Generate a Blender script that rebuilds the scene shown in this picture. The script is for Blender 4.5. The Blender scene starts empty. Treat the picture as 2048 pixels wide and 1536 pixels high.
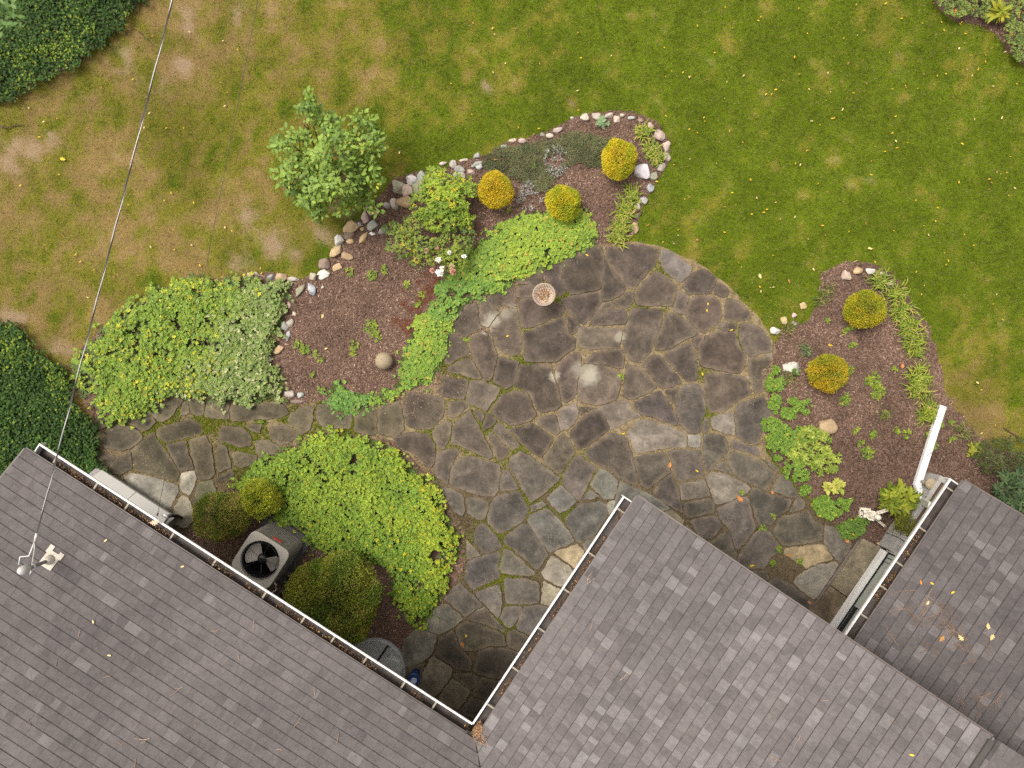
import bpy, bmesh, math, random
import numpy as np
from mathutils import Matrix, Vector

# ------------------------------------------------------------------ camera, sky, sun, exposure
SC = bpy.context.scene
COL = SC.collection
H = 11.5                      # height of the drone above the patio, metres
F = 1409.0                    # focal length in photograph pixels
cam = bpy.data.cameras.new('camera'); cam_o = bpy.data.objects.new('camera', cam); COL.objects.link(cam_o)
cam_o.location = (0, 0, H); cam_o.rotation_euler = (0, 0, 0)
cam.sensor_width = 36.0; cam.lens = F * 36.0 / 2048.0; cam.clip_start = 0.1; cam.clip_end = 2000.0
SC.camera = cam_o

SUN_EL, SUN_AZ = math.radians(64), math.radians(300)     # azimuth measured clockwise from +Y
world = bpy.data.worlds.new('World'); SC.world = world; world.use_nodes = True
wn = world.node_tree; wn.nodes.clear()
sky = wn.nodes.new('ShaderNodeTexSky'); sky.sky_type = 'NISHITA'; sky.sun_disc = False
sky.sun_elevation = SUN_EL; sky.sun_rotation = SUN_AZ; sky.air_density = 1.0; sky.dust_density = 4.0; sky.ozone_density = 1.0
hsv = wn.nodes.new('ShaderNodeHueSaturation'); hsv.inputs['Saturation'].default_value = 0.12   # overcast: the sky is nearly white
tint = wn.nodes.new('ShaderNodeMix'); tint.data_type = 'RGBA'; tint.blend_type = 'MULTIPLY'; tint.inputs['Factor'].default_value = 1.0
tint.inputs['B'].default_value = (1.0, 0.94, 0.86, 1)
bg = wn.nodes.new('ShaderNodeBackground'); bg.inputs['Strength'].default_value = 0.135
wo = wn.nodes.new('ShaderNodeOutputWorld')
wn.links.new(sky.outputs[0], hsv.inputs['Color']); wn.links.new(hsv.outputs[0], tint.inputs['A'])
wn.links.new(tint.outputs['Result'], bg.inputs['Color']); wn.links.new(bg.outputs[0], wo.inputs['Surface'])
sl = bpy.data.lights.new('sun', 'SUN'); sl.energy = 1.45; sl.angle = math.radians(24); sl.color = (1.0, 0.95, 0.87)
so = bpy.data.objects.new('sun', sl); COL.objects.link(so)
sd = Vector((math.sin(SUN_AZ) * math.cos(SUN_EL), math.cos(SUN_AZ) * math.cos(SUN_EL), math.sin(SUN_EL)))
so.rotation_euler = sd.to_track_quat('Z', 'Y').to_euler(); so.location = (0, 0, 30)
vs = SC.view_settings
SC.display_settings.display_device = 'sRGB'
vs.view_transform = 'Standard'; vs.look = 'None'; vs.gamma = 1.0; vs.use_curve_mapping = False
vs.exposure = 1.32
SC.cycles.use_denoising = False
SC.cycles.max_bounces = 6; SC.cycles.transparent_max_bounces = 6
SC.render.film_transparent = False

rng = np.random.default_rng(7)
random.seed(7)

# ------------------------------------------------------------------ helpers
def P(px, py, z=0.0):
    """The place in the garden seen at a photograph pixel, at height z (the drone looks straight down)."""
    s = (H - z) / F
    return Vector(((px - 1024) * s, -(py - 768) * s, z))
def Pn(xy, z):
    xy = np.asarray(xy, float); z = np.broadcast_to(np.asarray(z, float), (len(xy),))
    s = (H - z) / F
    return np.stack([(xy[:, 0] - 1024) * s, -(xy[:, 1] - 768) * s, z], 1)

def tag(o, label=None, cat=None, group=None, kind=None):
    if label: o['label'] = label
    if cat: o['category'] = cat
    if group: o['group'] = group
    if kind: o['kind'] = kind
    return o
def empty(name, loc, rz=0.0):
    o = bpy.data.objects.new(name, None); COL.objects.link(o)
    o.location = loc; o.rotation_euler = (0, 0, rz); o.empty_display_size = 0.1
    return o
def link(name, me, mat=None, parent=None, keep=False):
    """Link a mesh; with parent and keep the vertices are in world space and stay there."""
    o = bpy.data.objects.new(name, me); COL.objects.link(o)
    if mat is not None and not me.materials: me.materials.append(mat)
    if parent is not None:
        o.parent = parent
        if keep:
            o.matrix_parent_inverse = world_mat(parent).inverted()
    return o
def world_mat(o):
    m = Matrix.LocRotScale(o.location, o.rotation_euler, o.scale)
    if o.parent: m = world_mat(o.parent) @ o.matrix_parent_inverse @ m
    return m
def mesh_np(name, V, faces_flat, sizes, mat=None, col=None, tone=None, smooth=False):
    V = np.asarray(V, np.float32); faces_flat = np.asarray(faces_flat, np.int32).ravel()
    me = bpy.data.meshes.new(name)
    me.vertices.add(len(V)); me.vertices.foreach_set('co', V.ravel())
    me.loops.add(len(faces_flat)); me.loops.foreach_set('vertex_index', faces_flat)
    sizes = np.asarray(sizes, np.int32); starts = np.concatenate([[0], np.cumsum(sizes)[:-1]]).astype(np.int32)
    me.polygons.add(len(sizes)); me.polygons.foreach_set('loop_start', starts); me.polygons.foreach_set('loop_total', sizes)
    if smooth: me.polygons.foreach_set('use_smooth', np.ones(len(sizes), bool))
    me.update(calc_edges=True)
    if col is not None:
        a = me.color_attributes.new('Col', 'FLOAT_COLOR', 'POINT')
        c = np.ones((len(V), 4), np.float32); c[:, :3] = col; a.data.foreach_set('color', c.ravel())
    if tone is not None:
        a = me.attributes.new('tone', 'FLOAT', 'POINT'); a.data.foreach_set('value', np.asarray(np.broadcast_to(tone, (len(V),)), np.float32))
    if mat is not None: me.materials.append(mat)
    return me

class MB:
    """Collects shapes and builds them as one mesh."""
    def __init__(s): s.V = []; s.Fc = []
    def add(s, verts, faces):
        k = len(s.V); s.V += [tuple(v) for v in verts]; s.Fc += [tuple(i + k for i in f) for f in faces]
    def box(s, c, half, ax=None):
        c = Vector(c); ax = ax or (Vector((1, 0, 0)), Vector((0, 1, 0)), Vector((0, 0, 1)))
        vs_ = []
        for sz in (-1, 1):
            for sx, sy in ((-1, -1), (1, -1), (1, 1), (-1, 1)):
                vs_.append(c + ax[0] * (sx * half[0]) + ax[1] * (sy * half[1]) + ax[2] * (sz * half[2]))
        s.add(vs_, [(3, 2, 1, 0), (4, 5, 6, 7), (0, 1, 5, 4), (1, 2, 6, 5), (2, 3, 7, 6), (3, 0, 4, 7)])
    def prism(s, poly, z0, z1, top=True, bottom=True):
        n = len(poly)
        s.add([(p[0], p[1], z0) for p in poly] + [(p[0], p[1], z1) for p in poly],
              [(i, (i + 1) % n, n + (i + 1) % n, n + i) for i in range(n)] + ([tuple(range(n, 2 * n))] if top else []) + ([tuple(range(n - 1, -1, -1))] if bottom else []))
    def tube(s, pts, r, n=6, r1=None, caps=True):
        pts = [Vector(p) for p in pts]; m = len(pts); r1 = r if r1 is None else r1
        up = Vector((0, 0, 1)); vs_ = []
        for i, p in enumerate(pts):
            d = (pts[min(i + 1, m - 1)] - pts[max(i - 1, 0)]).normalized()
            a = d.cross(up if abs(d.z) < 0.95 else Vector((1, 0, 0))).normalized(); b = d.cross(a)
            rr = r + (r1 - r) * i / max(1, m - 1)
            for k in range(n):
                t = 2 * math.pi * k / n; vs_.append(p + a * (rr * math.cos(t)) + b * (rr * math.sin(t)))
        fs = [(i * n + k, i * n + (k + 1) % n, (i + 1) * n + (k + 1) % n, (i + 1) * n + k) for i in range(m - 1) for k in range(n)]
        if caps: fs += [tuple(range(n - 1, -1, -1)), tuple(range((m - 1) * n, m * n))]
        s.add(vs_, fs)
    def lathe(s, c, prof, n=32, sc=None, caps=True):
        """prof: list of (radius, z); sc(theta) optionally scales the radius."""
        c = Vector(c); vs_ = []
        for r, z in prof:
            for k in range(n):
                t = 2 * math.pi * k / n; q = r * (sc(t) if sc else 1.0)
                vs_.append(c + Vector((q * math.cos(t), q * math.sin(t), z)))
        fs = [(i * n + k, i * n + (k + 1) % n, (i + 1) * n + (k + 1) % n, (i + 1) * n + k) for i in range(len(prof) - 1) for k in range(n)]
        if caps: fs += [tuple(range(n - 1, -1, -1)), tuple(range((len(prof) - 1) * n, len(prof) * n))]
        s.add(vs_, fs)
    def build(s, name, mat, parent=None, smooth=False, keep=True):
        me = bpy.data.meshes.new(name); me.from_pydata(s.V, [], s.Fc); me.update()
        if smooth: me.polygons.foreach_set('use_smooth', np.ones(len(me.polygons), bool))
        return link(name, me, mat, parent, keep)

def vnoise(x, y, cell, seed):
    """Smooth value noise in 0..1."""
    r = np.random.default_rng(seed); g = r.random((256, 256))
    u = np.asarray(x, float) / cell + 1000.37; v = np.asarray(y, float) / cell + 1000.71
    i = np.floor(u).astype(int); j = np.floor(v).astype(int); a = u - i; b = v - j
    a = a * a * (3 - 2 * a); b = b * b * (3 - 2 * b)
    i0, i1, j0, j1 = i % 256, (i + 1) % 256, j % 256, (j + 1) % 256
    return (g[i0, j0] * (1 - a) + g[i1, j0] * a) * (1 - b) + (g[i0, j1] * (1 - a) + g[i1, j1] * a) * b
def fbm(x, y, cell, seed, o=4):
    t = 0; w = 0; k = 1.0
    for n in range(o):
        t = t + k * vnoise(x, y, cell / 2 ** n, seed + n); w += k; k *= 0.55
    return t / w
def sstep(a, b, x):
    t = np.clip((np.asarray(x, float) - a) / (b - a), 0, 1); return t * t * (3 - 2 * t)
def inside(poly, x, y):
    poly = np.asarray(poly, float); x = np.asarray(x, float); y = np.asarray(y, float); r = np.zeros(x.shape, bool)
    n = len(poly); j = n - 1
    for i in range(n):
        xi, yi = poly[i]; xj, yj = poly[j]
        if yi != yj: r ^= ((yi > y) != (yj > y)) & (x < (xj - xi) * (y - yi) / (yj - yi) + xi)
        j = i
    return r
def sample(poly, n, seed, rough=6.0, holes=()):
    """n random photograph pixels inside an outline with a ragged edge."""
    r = np.random.default_rng(seed); p = np.asarray(poly, float); lo = p.min(0) - rough; hi = p.max(0) + rough; out = []; c = 0
    while c < n:
        q = r.uniform(lo, hi, (n * 3 + 50, 2))
        ox = (vnoise(q[:, 0], q[:, 1], 14, seed + 5) - .5) * 2 * rough + (vnoise(q[:, 0], q[:, 1], 5, seed + 9) - .5) * rough
        oy = (vnoise(q[:, 0], q[:, 1], 14, seed + 6) - .5) * 2 * rough + (vnoise(q[:, 0], q[:, 1], 5, seed + 8) - .5) * rough
        k = inside(poly, q[:, 0] + ox, q[:, 1] + oy)
        for hx, hy, hr in holes:
            k &= (np.hypot(q[:, 0] - hx, q[:, 1] - hy) + (vnoise(q[:, 0], q[:, 1], 9, seed + 3) - .5) * hr) > hr
        q = q[k]; out.append(q); c += len(q)
        if len(q) == 0: break
    return np.concatenate(out)[:n]
def chaikin(pts, it=2, w=.78):
    for _ in range(it):
        q = []
        for i in range(len(pts)):
            a = pts[i]; b = pts[(i + 1) % len(pts)]
            q += [(a[0] * w + b[0] * (1 - w), a[1] * w + b[1] * (1 - w)), (a[0] * (1 - w) + b[0] * w, a[1] * (1 - w) + b[1] * w)]
        pts = q
    return pts
def fill(name, poly_w, z, mat):
    """A flat filled sheet from a world-space outline."""
    bm = bmesh.new(); vs_ = [bm.verts.new((p[0], p[1], z)) for p in poly_w]
    es = [bm.edges.new((vs_[i], vs_[(i + 1) % len(vs_)])) for i in range(len(vs_))]
    bmesh.ops.triangle_fill(bm, use_beauty=True, use_dissolve=False, edges=es, normal=(0, 0, 1))
    for f in bm.faces:
        if f.normal.z < 0: f.normal_flip()
    me = bpy.data.meshes.new(name); bm.to_mesh(me); bm.free()
    return link(name, me, mat)

# ------------------------------------------------------------------ materials
class NT:
    def __init__(s, name):
        s.m = bpy.data.materials.new(name); s.m.use_nodes = True; s.t = s.m.node_tree; s.t.nodes.clear()
        s.out = s.t.nodes.new('ShaderNodeOutputMaterial')
    def n(s, kind, **kw):
        nd = s.t.nodes.new(kind)
        for k, v in kw.items():
            if k.startswith('_'): setattr(nd, k[1:], v)
        return nd
    def l(s, a, b): s.t.links.new(a, b)
    def geo(s): return s.n('ShaderNodeNewGeometry').outputs['Position']
    def noise(s, vec, scale, detail=4, rough=.55, dist=0):
        nd = s.n('ShaderNodeTexNoise'); nd.inputs['Scale'].default_value = scale; nd.inputs['Detail'].default_value = detail
        nd.inputs['Roughness'].default_value = rough; nd.inputs['Distortion'].default_value = dist; s.l(vec, nd.inputs['Vector']); return nd.outputs['Fac']
    def vor(s, vec, scale, feat='F1', out='Distance'):
        nd = s.n('ShaderNodeTexVoronoi', _feature=feat); nd.inputs['Scale'].default_value = scale; s.l(vec, nd.inputs['Vector']); return nd.outputs[out]
    def ramp(s, fac, stops):
        nd = s.n('ShaderNodeValToRGB'); cr = nd.color_ramp
        while len(cr.elements) < len(stops): cr.elements.new(0.5)
        for e, (p, c) in zip(cr.elements, stops):
            e.position = p; e.color = (*c, 1) if isinstance(c, tuple) else (c, c, c, 1)
        s.l(fac, nd.inputs['Fac']); return nd.outputs['Color']
    def mix(s, fac, a, b, mode='MIX'):
        nd = s.n('ShaderNodeMix', _data_type='RGBA', _blend_type=mode)
        for k, v in (('Factor', fac), ('A', a), ('B', b)):
            i = nd.inputs[k] if k != 'Factor' else nd.inputs[0]
            if k == 'A': i = nd.inputs[6]
            if k == 'B': i = nd.inputs[7]
            if hasattr(v, 'is_linked') or hasattr(v, 'links'): s.l(v, i)
            else: i.default_value = v if not isinstance(v, tuple) else (*v, 1)
        return nd.outputs[2]
    def math(s, op, a, b=0.0, c=0.0, clamp=False):
        nd = s.n('ShaderNodeMath', _operation=op, _use_clamp=clamp)
        for i, v in enumerate((a, b, c)):
            if hasattr(v, 'links'): s.l(v, nd.inputs[i])
            else: nd.inputs[i].default_value = v
        return nd.outputs[0]
    def attr(s, name, kind='GEOMETRY', out='Color'):
        nd = s.n('ShaderNodeAttribute', _attribute_name=name, _attribute_type=kind); return nd.outputs[out]
    def bump(s, h, strength, dist=0.01):
        nd = s.n('ShaderNodeBump'); nd.inputs['Strength'].default_value = strength; nd.inputs['Distance'].default_value = dist
        s.l(h, nd.inputs['Height']); return nd.outputs['Normal']
    def bsdf(s, col, rough=.8, spec=.3, metal=0.0, normal=None, finish=True):
        nd = s.n('ShaderNodeBsdfPrincipled')
        for k, v in (('Base Color', col), ('Roughness', rough), ('Specular IOR Level', spec), ('Metallic', metal)):
            if hasattr(v, 'links'): s.l(v, nd.inputs[k])
            else: nd.inputs[k].default_value = (*v, 1) if isinstance(v, tuple) else v
        if normal is not None: s.l(normal, nd.inputs['Normal'])
        if finish: s.l(nd.outputs[0], s.out.inputs['Surface'])
        return nd

def mat_plain(name, col, rough=.6, spec=.3, metal=0.0, var=.15, scale=8, bump=.0):
    t = NT(name); g = t.geo(); f = t.noise(g, scale, 5, .6)
    a = tuple(c * (1 - var) for c in col); b = tuple(min(1, c * (1 + var)) for c in col)
    c = t.ramp(f, [(.25, a), (.75, b)])
    nm = t.bump(t.noise(g, scale * 12, 3), bump) if bump else None
    t.bsdf(c, rough, spec, metal, nm); return t.m
def mat_leaf(name, trans=.22, rough=.55, spec=.25):
    t = NT(name); c = t.attr('Col'); b = t.bsdf(c, rough, spec, finish=False)
    tr = t.n('ShaderNodeBsdfTranslucent'); t.l(c, tr.inputs['Color'])
    mx = t.n('ShaderNodeMixShader'); mx.inputs[0].default_value = trans
    t.l(b.outputs[0], mx.inputs[1]); t.l(tr.outputs[0], mx.inputs[2]); t.l(mx.outputs[0], t.out.inputs['Surface']); return t.m
def mat_objcol(name, rough=.8, spec=.25, var=.25, scale=20, bump=.3, bscale=60, speck=0.0):
    """Colour of each object, broken up by grain."""
    t = NT(name); g = t.n('ShaderNodeTexCoord').outputs['Object']; oi = t.n('ShaderNodeObjectInfo')
    off = t.n('ShaderNodeVectorMath', _operation='ADD'); t.l(g, off.inputs[0]); t.l(oi.outputs['Random'], off.inputs[1])
    v = off.outputs[0]; f = t.noise(v, scale, 5, .65)
    k = t.ramp(f, [(.25, 1 - var), (.75, 1 + var)]); c = t.mix(1.0, oi.outputs['Color'], k, 'MULTIPLY')
    if speck:
        s_ = t.ramp(t.noise(v, scale * 6, 2, .7), [(.55, 0.0), (.72, 1.0)]); c = t.mix(t.math('MULTIPLY', s_, speck), c, (.36, .33, .30))
    nm = t.bump(t.noise(v, bscale, 4), bump) if bump else None
    t.bsdf(c, rough, spec, normal=nm); return t.m

M = {}
M['leaf'] = mat_leaf('leaf'); M['grass'] = mat_leaf('grass_blade', .25, .6, .2); M['glossy_leaf'] = mat_leaf('glossy_leaf', .15, .6, .12)
M['chips'] = mat_leaf('bark_chip', 0.0, .9, .1); M['moss'] = mat_leaf('moss', .1, .9, .1)
M['litter'] = mat_objcol('fallen_leaf', .6, .2, .2, 30, 0)
M['rock'] = mat_objcol('fieldstone', .85, .2, .30, 9, .5, 30, .35)
M['bark'] = mat_plain('bark', (.07, .05, .035), .9, .1, 0, .3, 30, .3)
M['white'] = mat_plain('white_paint', (.52, .51, .50), .35, .4, 0, .06, 4)
M['white_alu'] = mat_plain('white_aluminium', (.48, .47, .475), .35, .5, 0, .28, 6)
M['gutter_in'] = mat_plain('dirty_gutter', (.050, .040, .036), .5, .4, 0, .55, 7, .2)
M['hanger'] = mat_plain('gutter_hanger', (.20, .18, .14), .5, .3, 0, .2, 8)
M['siding'] = mat_plain('grey_siding', (.34, .33, .31), .6, .3, 0, .06, 3)
M['conc'] = mat_plain('concrete', (.24, .23, .22), .9, .2, 0, .22, 12, .4)
M['door_grey'] = mat_plain('grey_green_frame', (.25, .26, .23), .5, .4, 0, .06, 3)
M['black'] = mat_plain('black_plastic', (.010, .010, .011), .35, .5, 0, .2, 10)
M['ac_top'] = mat_plain('beige_grey_enamel', (.35, .325, .29), .45, .4, 0, .07, 5)
M['ac_side'] = mat_plain('louvre_enamel', (.125, .115, .096), .5, .35, 0, .15, 14)
M['blade'] = mat_plain('fan_blade', (.30, .275, .245), .4, .5, .1, .25, 6)
M['pad'] = mat_plain('dark_pad', (.060, .058, .056), .9, .2, 0, .25, 12, .3)
M['red'] = mat_plain('red_badge', (.42, .035, .03), .4, .4, 0, .05, 4)
M['steel'] = mat_plain('galvanised_steel', (.16, .165, .17), .42, .5, .5, .3, 9)
M['blue'] = mat_plain('blue_plastic', (.006, .028, .13), .35, .5, 0, .1, 6)
M['white_print'] = mat_plain('pale_print', (.34, .38, .48), .5, .3, 0, .12, 40)
M['cable_bare'] = mat_plain('bare_aluminium', (.37, .36, .35), .4, .5, .2, .25, 6)
M['cable_black'] = mat_plain('cable_jacket', (.045, .042, .038), .6, .3, 0, .3, 6)
M['flash'] = mat_plain('flashing', (.33, .30, .255), .55, .3, 0, .2, 9)
M['twig'] = mat_objcol('twig', .9, .1, .3, 30, 0)
M['ceramic'] = mat_plain('cast_stone', (.47, .43, .36), .85, .2, 0, .25, 30, .35)
M['sphere'] = mat_plain('concrete_ball', (.235, .190, .125), .85, .2, 0, .16, 26, .4)
M['bath'] = mat_plain('pink_cast_stone', (.30, .235, .185), .85, .2, 0, .25, 45, .4)
M['mud'] = mat_plain('leaf_mud', (.14, .085, .055), .9, .1, 0, .5, 40, .3)
t = NT('glass'); b_ = t.bsdf((.11, .13, .13), .08, .5); M['glass'] = t.m
t = NT('clear_plastic')
tp = t.n('ShaderNodeBsdfTransparent'); tp.inputs[0].default_value = (.86, .87, .87, 1)
bb = t.bsdf((.40, .40, .385), .12, .7, finish=False); mx = t.n('ShaderNodeMixShader'); mx.inputs[0].default_value = .48
t.l(tp.outputs[0], mx.inputs[1]); t.l(bb.outputs[0], mx.inputs[2]); t.l(mx.outputs[0], t.out.inputs['Surface']); M['clear'] = t.m

# asphalt shingles: tone comes from each shingle
t = NT('asphalt_shingle'); g = t.geo(); tn = t.attr('tone', out='Fac')
gr = t.noise(g, 170, 3, .75); big = t.noise(g, .55, 4, .6); st = t.noise(g, 3.5, 4, .6)
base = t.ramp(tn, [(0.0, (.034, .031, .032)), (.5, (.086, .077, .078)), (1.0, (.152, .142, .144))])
c = t.mix(1.0, base, t.ramp(gr, [(.28, .62), (.72, 1.42)]), 'MULTIPLY')
c = t.mix(1.0, c, t.ramp(big, [(.3, .84), (.7, 1.14)]), 'MULTIPLY'); c = t.mix(1.0, c, t.ramp(st, [(.3, .90), (.7, 1.08)]), 'MULTIPLY')
c = t.mix(1.0, c, t.ramp(t.noise(g, 14, 5, .7), [(.3, .86), (.7, 1.13)]), 'MULTIPLY')
lk = t.math('MULTIPLY', t.ramp(t.noise(g, 1.1, 4, .65), [(.56, 0.0), (.72, 1.0)]), t.ramp(t.noise(g, 8, 4, .7), [(.45, 0.0), (.65, 1.0)]))
c = t.mix(t.math('MULTIPLY', lk, .35), c, (.115, .092, .070))
t.bsdf(c, .95, .15, normal=t.bump(gr, .5, .003)); M['shingle'] = t.m

# flagstone: colour of each stone, cleft grain, lichen specks, paler worn rims
t = NT('flagstone'); g = t.geo(); oi = t.n('ShaderNodeObjectInfo')
off = t.n('ShaderNodeVectorMath', _operation='ADD'); t.l(g, off.inputs[0])
rv = t.n('ShaderNodeCombineXYZ'); t.l(t.math('MULTIPLY', oi.outputs['Random'], 37.0), rv.inputs[0]); t.l(t.math('MULTIPLY', oi.outputs['Random'], 11.0), rv.inputs[1])
t.l(rv.outputs[0], off.inputs[1]); v = off.outputs[0]
c = t.mix(1.0, oi.outputs['Color'], t.ramp(t.noise(v, 3.2, 6, .62, .4), [(.26, .52), (.5, 1.0), (.76, 1.75)]), 'MULTIPLY')
c = t.mix(1.0, c, t.ramp(t.noise(v, 9, 5, .7, .8), [(.3, .72), (.5, 1.0), (.72, 1.38)]), 'MULTIPLY')
c = t.mix(1.0, c, t.ramp(t.noise(v, 42, 4, .7), [(.3, .80), (.7, 1.22)]), 'MULTIPLY')
lich = t.ramp(t.noise(v, 1.7, 3, .6), [(.48, 0.0), (.68, 1.0)])
spk = t.ramp(t.noise(v, 55, 3, .75), [(.56, 0.0), (.66, 1.0)])
c = t.mix(t.math('MULTIPLY', t.math('MULTIPLY', lich, spk), .75), c, (.24, .20, .155))
dst = t.ramp(t.noise(v, 1.3, 5, .7, .6), [(.30, .55), (.48, 1.0), (.75, 1.25)]); c = t.mix(1.0, c, dst, 'MULTIPLY')
ed = t.attr('tone', out='Fac')                                     # worn, sandy rim
edn = t.math('MULTIPLY', ed, t.ramp(t.noise(v, 6, 4, .6), [(.35, .1), (.7, 1.0)]))
c = t.mix(t.math('MULTIPLY', edn, .50), c, (.20, .155, .105))
spots = None
for (px, py, r, k) in [(1179, 752, .23, .75), (1160, 738, .20, .40), (985, 640, .17, .65), (1010, 628, .16, .35), (1108, 752, .12, .7), (1240, 674, .12, .5), (972, 656, .14, .7), (1545, 712, .12, .3), (1025, 615, .12, .2)]:
    w = P(px, py)
    dv = t.n('ShaderNodeVectorMath', _operation='DISTANCE'); dv.inputs[1].default_value = (w.x, w.y, .03); t.l(g, dv.inputs[0])
    d = t.math('ADD', dv.outputs['Value'], t.math('MULTIPLY', t.math('SUBTRACT', t.noise(g, 9, 5, .7), .5), .20))
    mr = t.n('ShaderNodeMapRange', _interpolation_type='SMOOTHSTEP'); t.l(d, mr.inputs[0])
    mr.inputs[1].default_value = r; mr.inputs[2].default_value = r * .25; mr.inputs[3].default_value = 0; mr.inputs[4].default_value = k
    spots = mr.outputs[0] if spots is None else t.math('MAXIMUM', spots, mr.outputs[0])
c = t.mix(spots, c, (.27, .25, .20))
hb = t.math('ADD', t.noise(v, 7, 5, .6, .5), t.math('MULTIPLY', t.noise(v, 60, 3), .35))
t.bsdf(c, .85, .25, normal=t.bump(hb, .55, .012)); M['flag'] = t.m

t = NT('joint_sand'); g = t.geo()
c = t.ramp(t.noise(g, 14, 5, .65), [(.25, (.075, .058, .030)), (.5, (.150, .115, .066)), (.75, (.22, .175, .118))])
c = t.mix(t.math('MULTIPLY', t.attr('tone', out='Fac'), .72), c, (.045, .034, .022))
mo = t.attr('Col', out='Fac')
c = t.mix(t.math('MULTIPLY', mo, t.ramp(t.noise(g, 6, 4, .6), [(.3, .35), (.6, 1.0)])), c, (.088, .084, .012))
t.bsdf(c, .95, .1, normal=t.bump(t.noise(g, 90, 3), .6, .01)); M['joint'] = t.m

t = NT('mulch'); g = t.geo()
c = t.ramp(t.noise(g, 60, 4, .7), [(.25, (.052, .032, .023)), (.5, (.105, .066, .049)), (.78, (.175, .115, .088))])
c = t.mix(1.0, c, t.ramp(t.noise(g, 1.6, 4, .6), [(.3, .75), (.7, 1.25)]), 'MULTIPLY')
t.bsdf(c, .95, .1, normal=t.bump(t.noise(g, 70, 4), .8, .02)); M['mulch'] = t.m

t = NT('lawn_soil'); g = t.geo()
c = t.mix(1.0, t.attr('Col'), t.ramp(t.noise(g, 45, 5, .7), [(.25, .6), (.75, 1.4)]), 'MULTIPLY')
t.bsdf(c, .95, .1, normal=t.bump(t.noise(g, 60, 4), .6, .015)); M['lawn'] = t.m

# ------------------------------------------------------------------ outlines traced in photograph pixels (ground level)
BED_MAIN = [(590,562),(640,547),(664,512),(672,482),(698,452),(728,432),(752,402),(785,362),(826,343),(880,338),(930,320),(972,314),(1008,287),(1060,275),(1110,256),(1150,232),(1210,223),(1270,226),(1312,243),(1337,280),(1340,320),(1320,352),(1302,382),(1288,404),(1278,440),(1266,470),(1238,492),(1200,505),(1200,525),(1100,565),(1000,640),(930,760),(840,835),(600,840),(560,800),(430,805),(200,855),(150,765),(158,700),(228,640),(328,580),(428,558),(540,545)]
BED_RIGHT = [(1638,548),(1690,522),(1750,528),(1790,553),(1826,608),(1858,660),(1878,720),(1892,790),(1930,848),(1990,898),(2200,930),(2200,1130),(1780,1130),(1720,1105),(1640,1020),(1540,910),(1528,740),(1545,690),(1570,662),(1612,642),(1645,600)]
BED_ISLAND = [(440,1000),(470,960),(540,905),(620,872),(720,868),(790,880),(850,932),(882,982),(926,1060),(932,1120),(902,1192),(852,1252),(806,1310),(700,1400),(520,1300),(330,1080),(400,1020)]
BED_CORNER = [(1862,-120),(1864,0),(1888,32),(1920,43),(1960,52),(1990,68),(2008,92),(2032,118),(2060,145),(2250,170),(2250,-120)]
IVY_TOP = [(-160,-120),(300,-120),(285,0),(258,32),(225,70),(182,102),(150,132),(100,152),(60,166),(22,196),(0,202),(-160,240)]
IVY_LEFT = [(-160,600),(0,645),(40,655),(60,698),(98,724),(132,745),(140,798),(163,830),(190,850),(196,885),(188,925),(222,948),(150,985),(-160,1040)]
PATIO = [(1195,490),(1260,484),(1320,493),(1400,528),(1450,566),(1500,618),(1535,658),(1552,700),(1542,740),(1534,782),(1548,830),(1528,900),(1565,950),(1604,985),(1655,1040),(1705,1078),(1765,1096),(1800,1120),(1650,1340),(1250,1130),(960,1500),(800,1420),(800,1300),(870,1240),(905,1190),(930,1120),(902,1040),(872,972),(832,922),(790,882),(720,872),(640,872),(580,892),(540,912),(470,962),(440,1002),(400,1012),(392,1062),(340,1060),(205,952),(180,900),(178,852),(230,826),(300,790),(420,784),(560,788),(600,808),(660,798),(800,776),(860,738),(890,658),(930,598),(1010,556),(1100,518),(1150,488)]
ROOFS_PX = [[(80,888),(945,1447),(1250,995),(1700,1290),(1900,958),(2300,1150),(2300,1800),(-300,1800),(-300,1200),(0,980)]]

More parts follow.
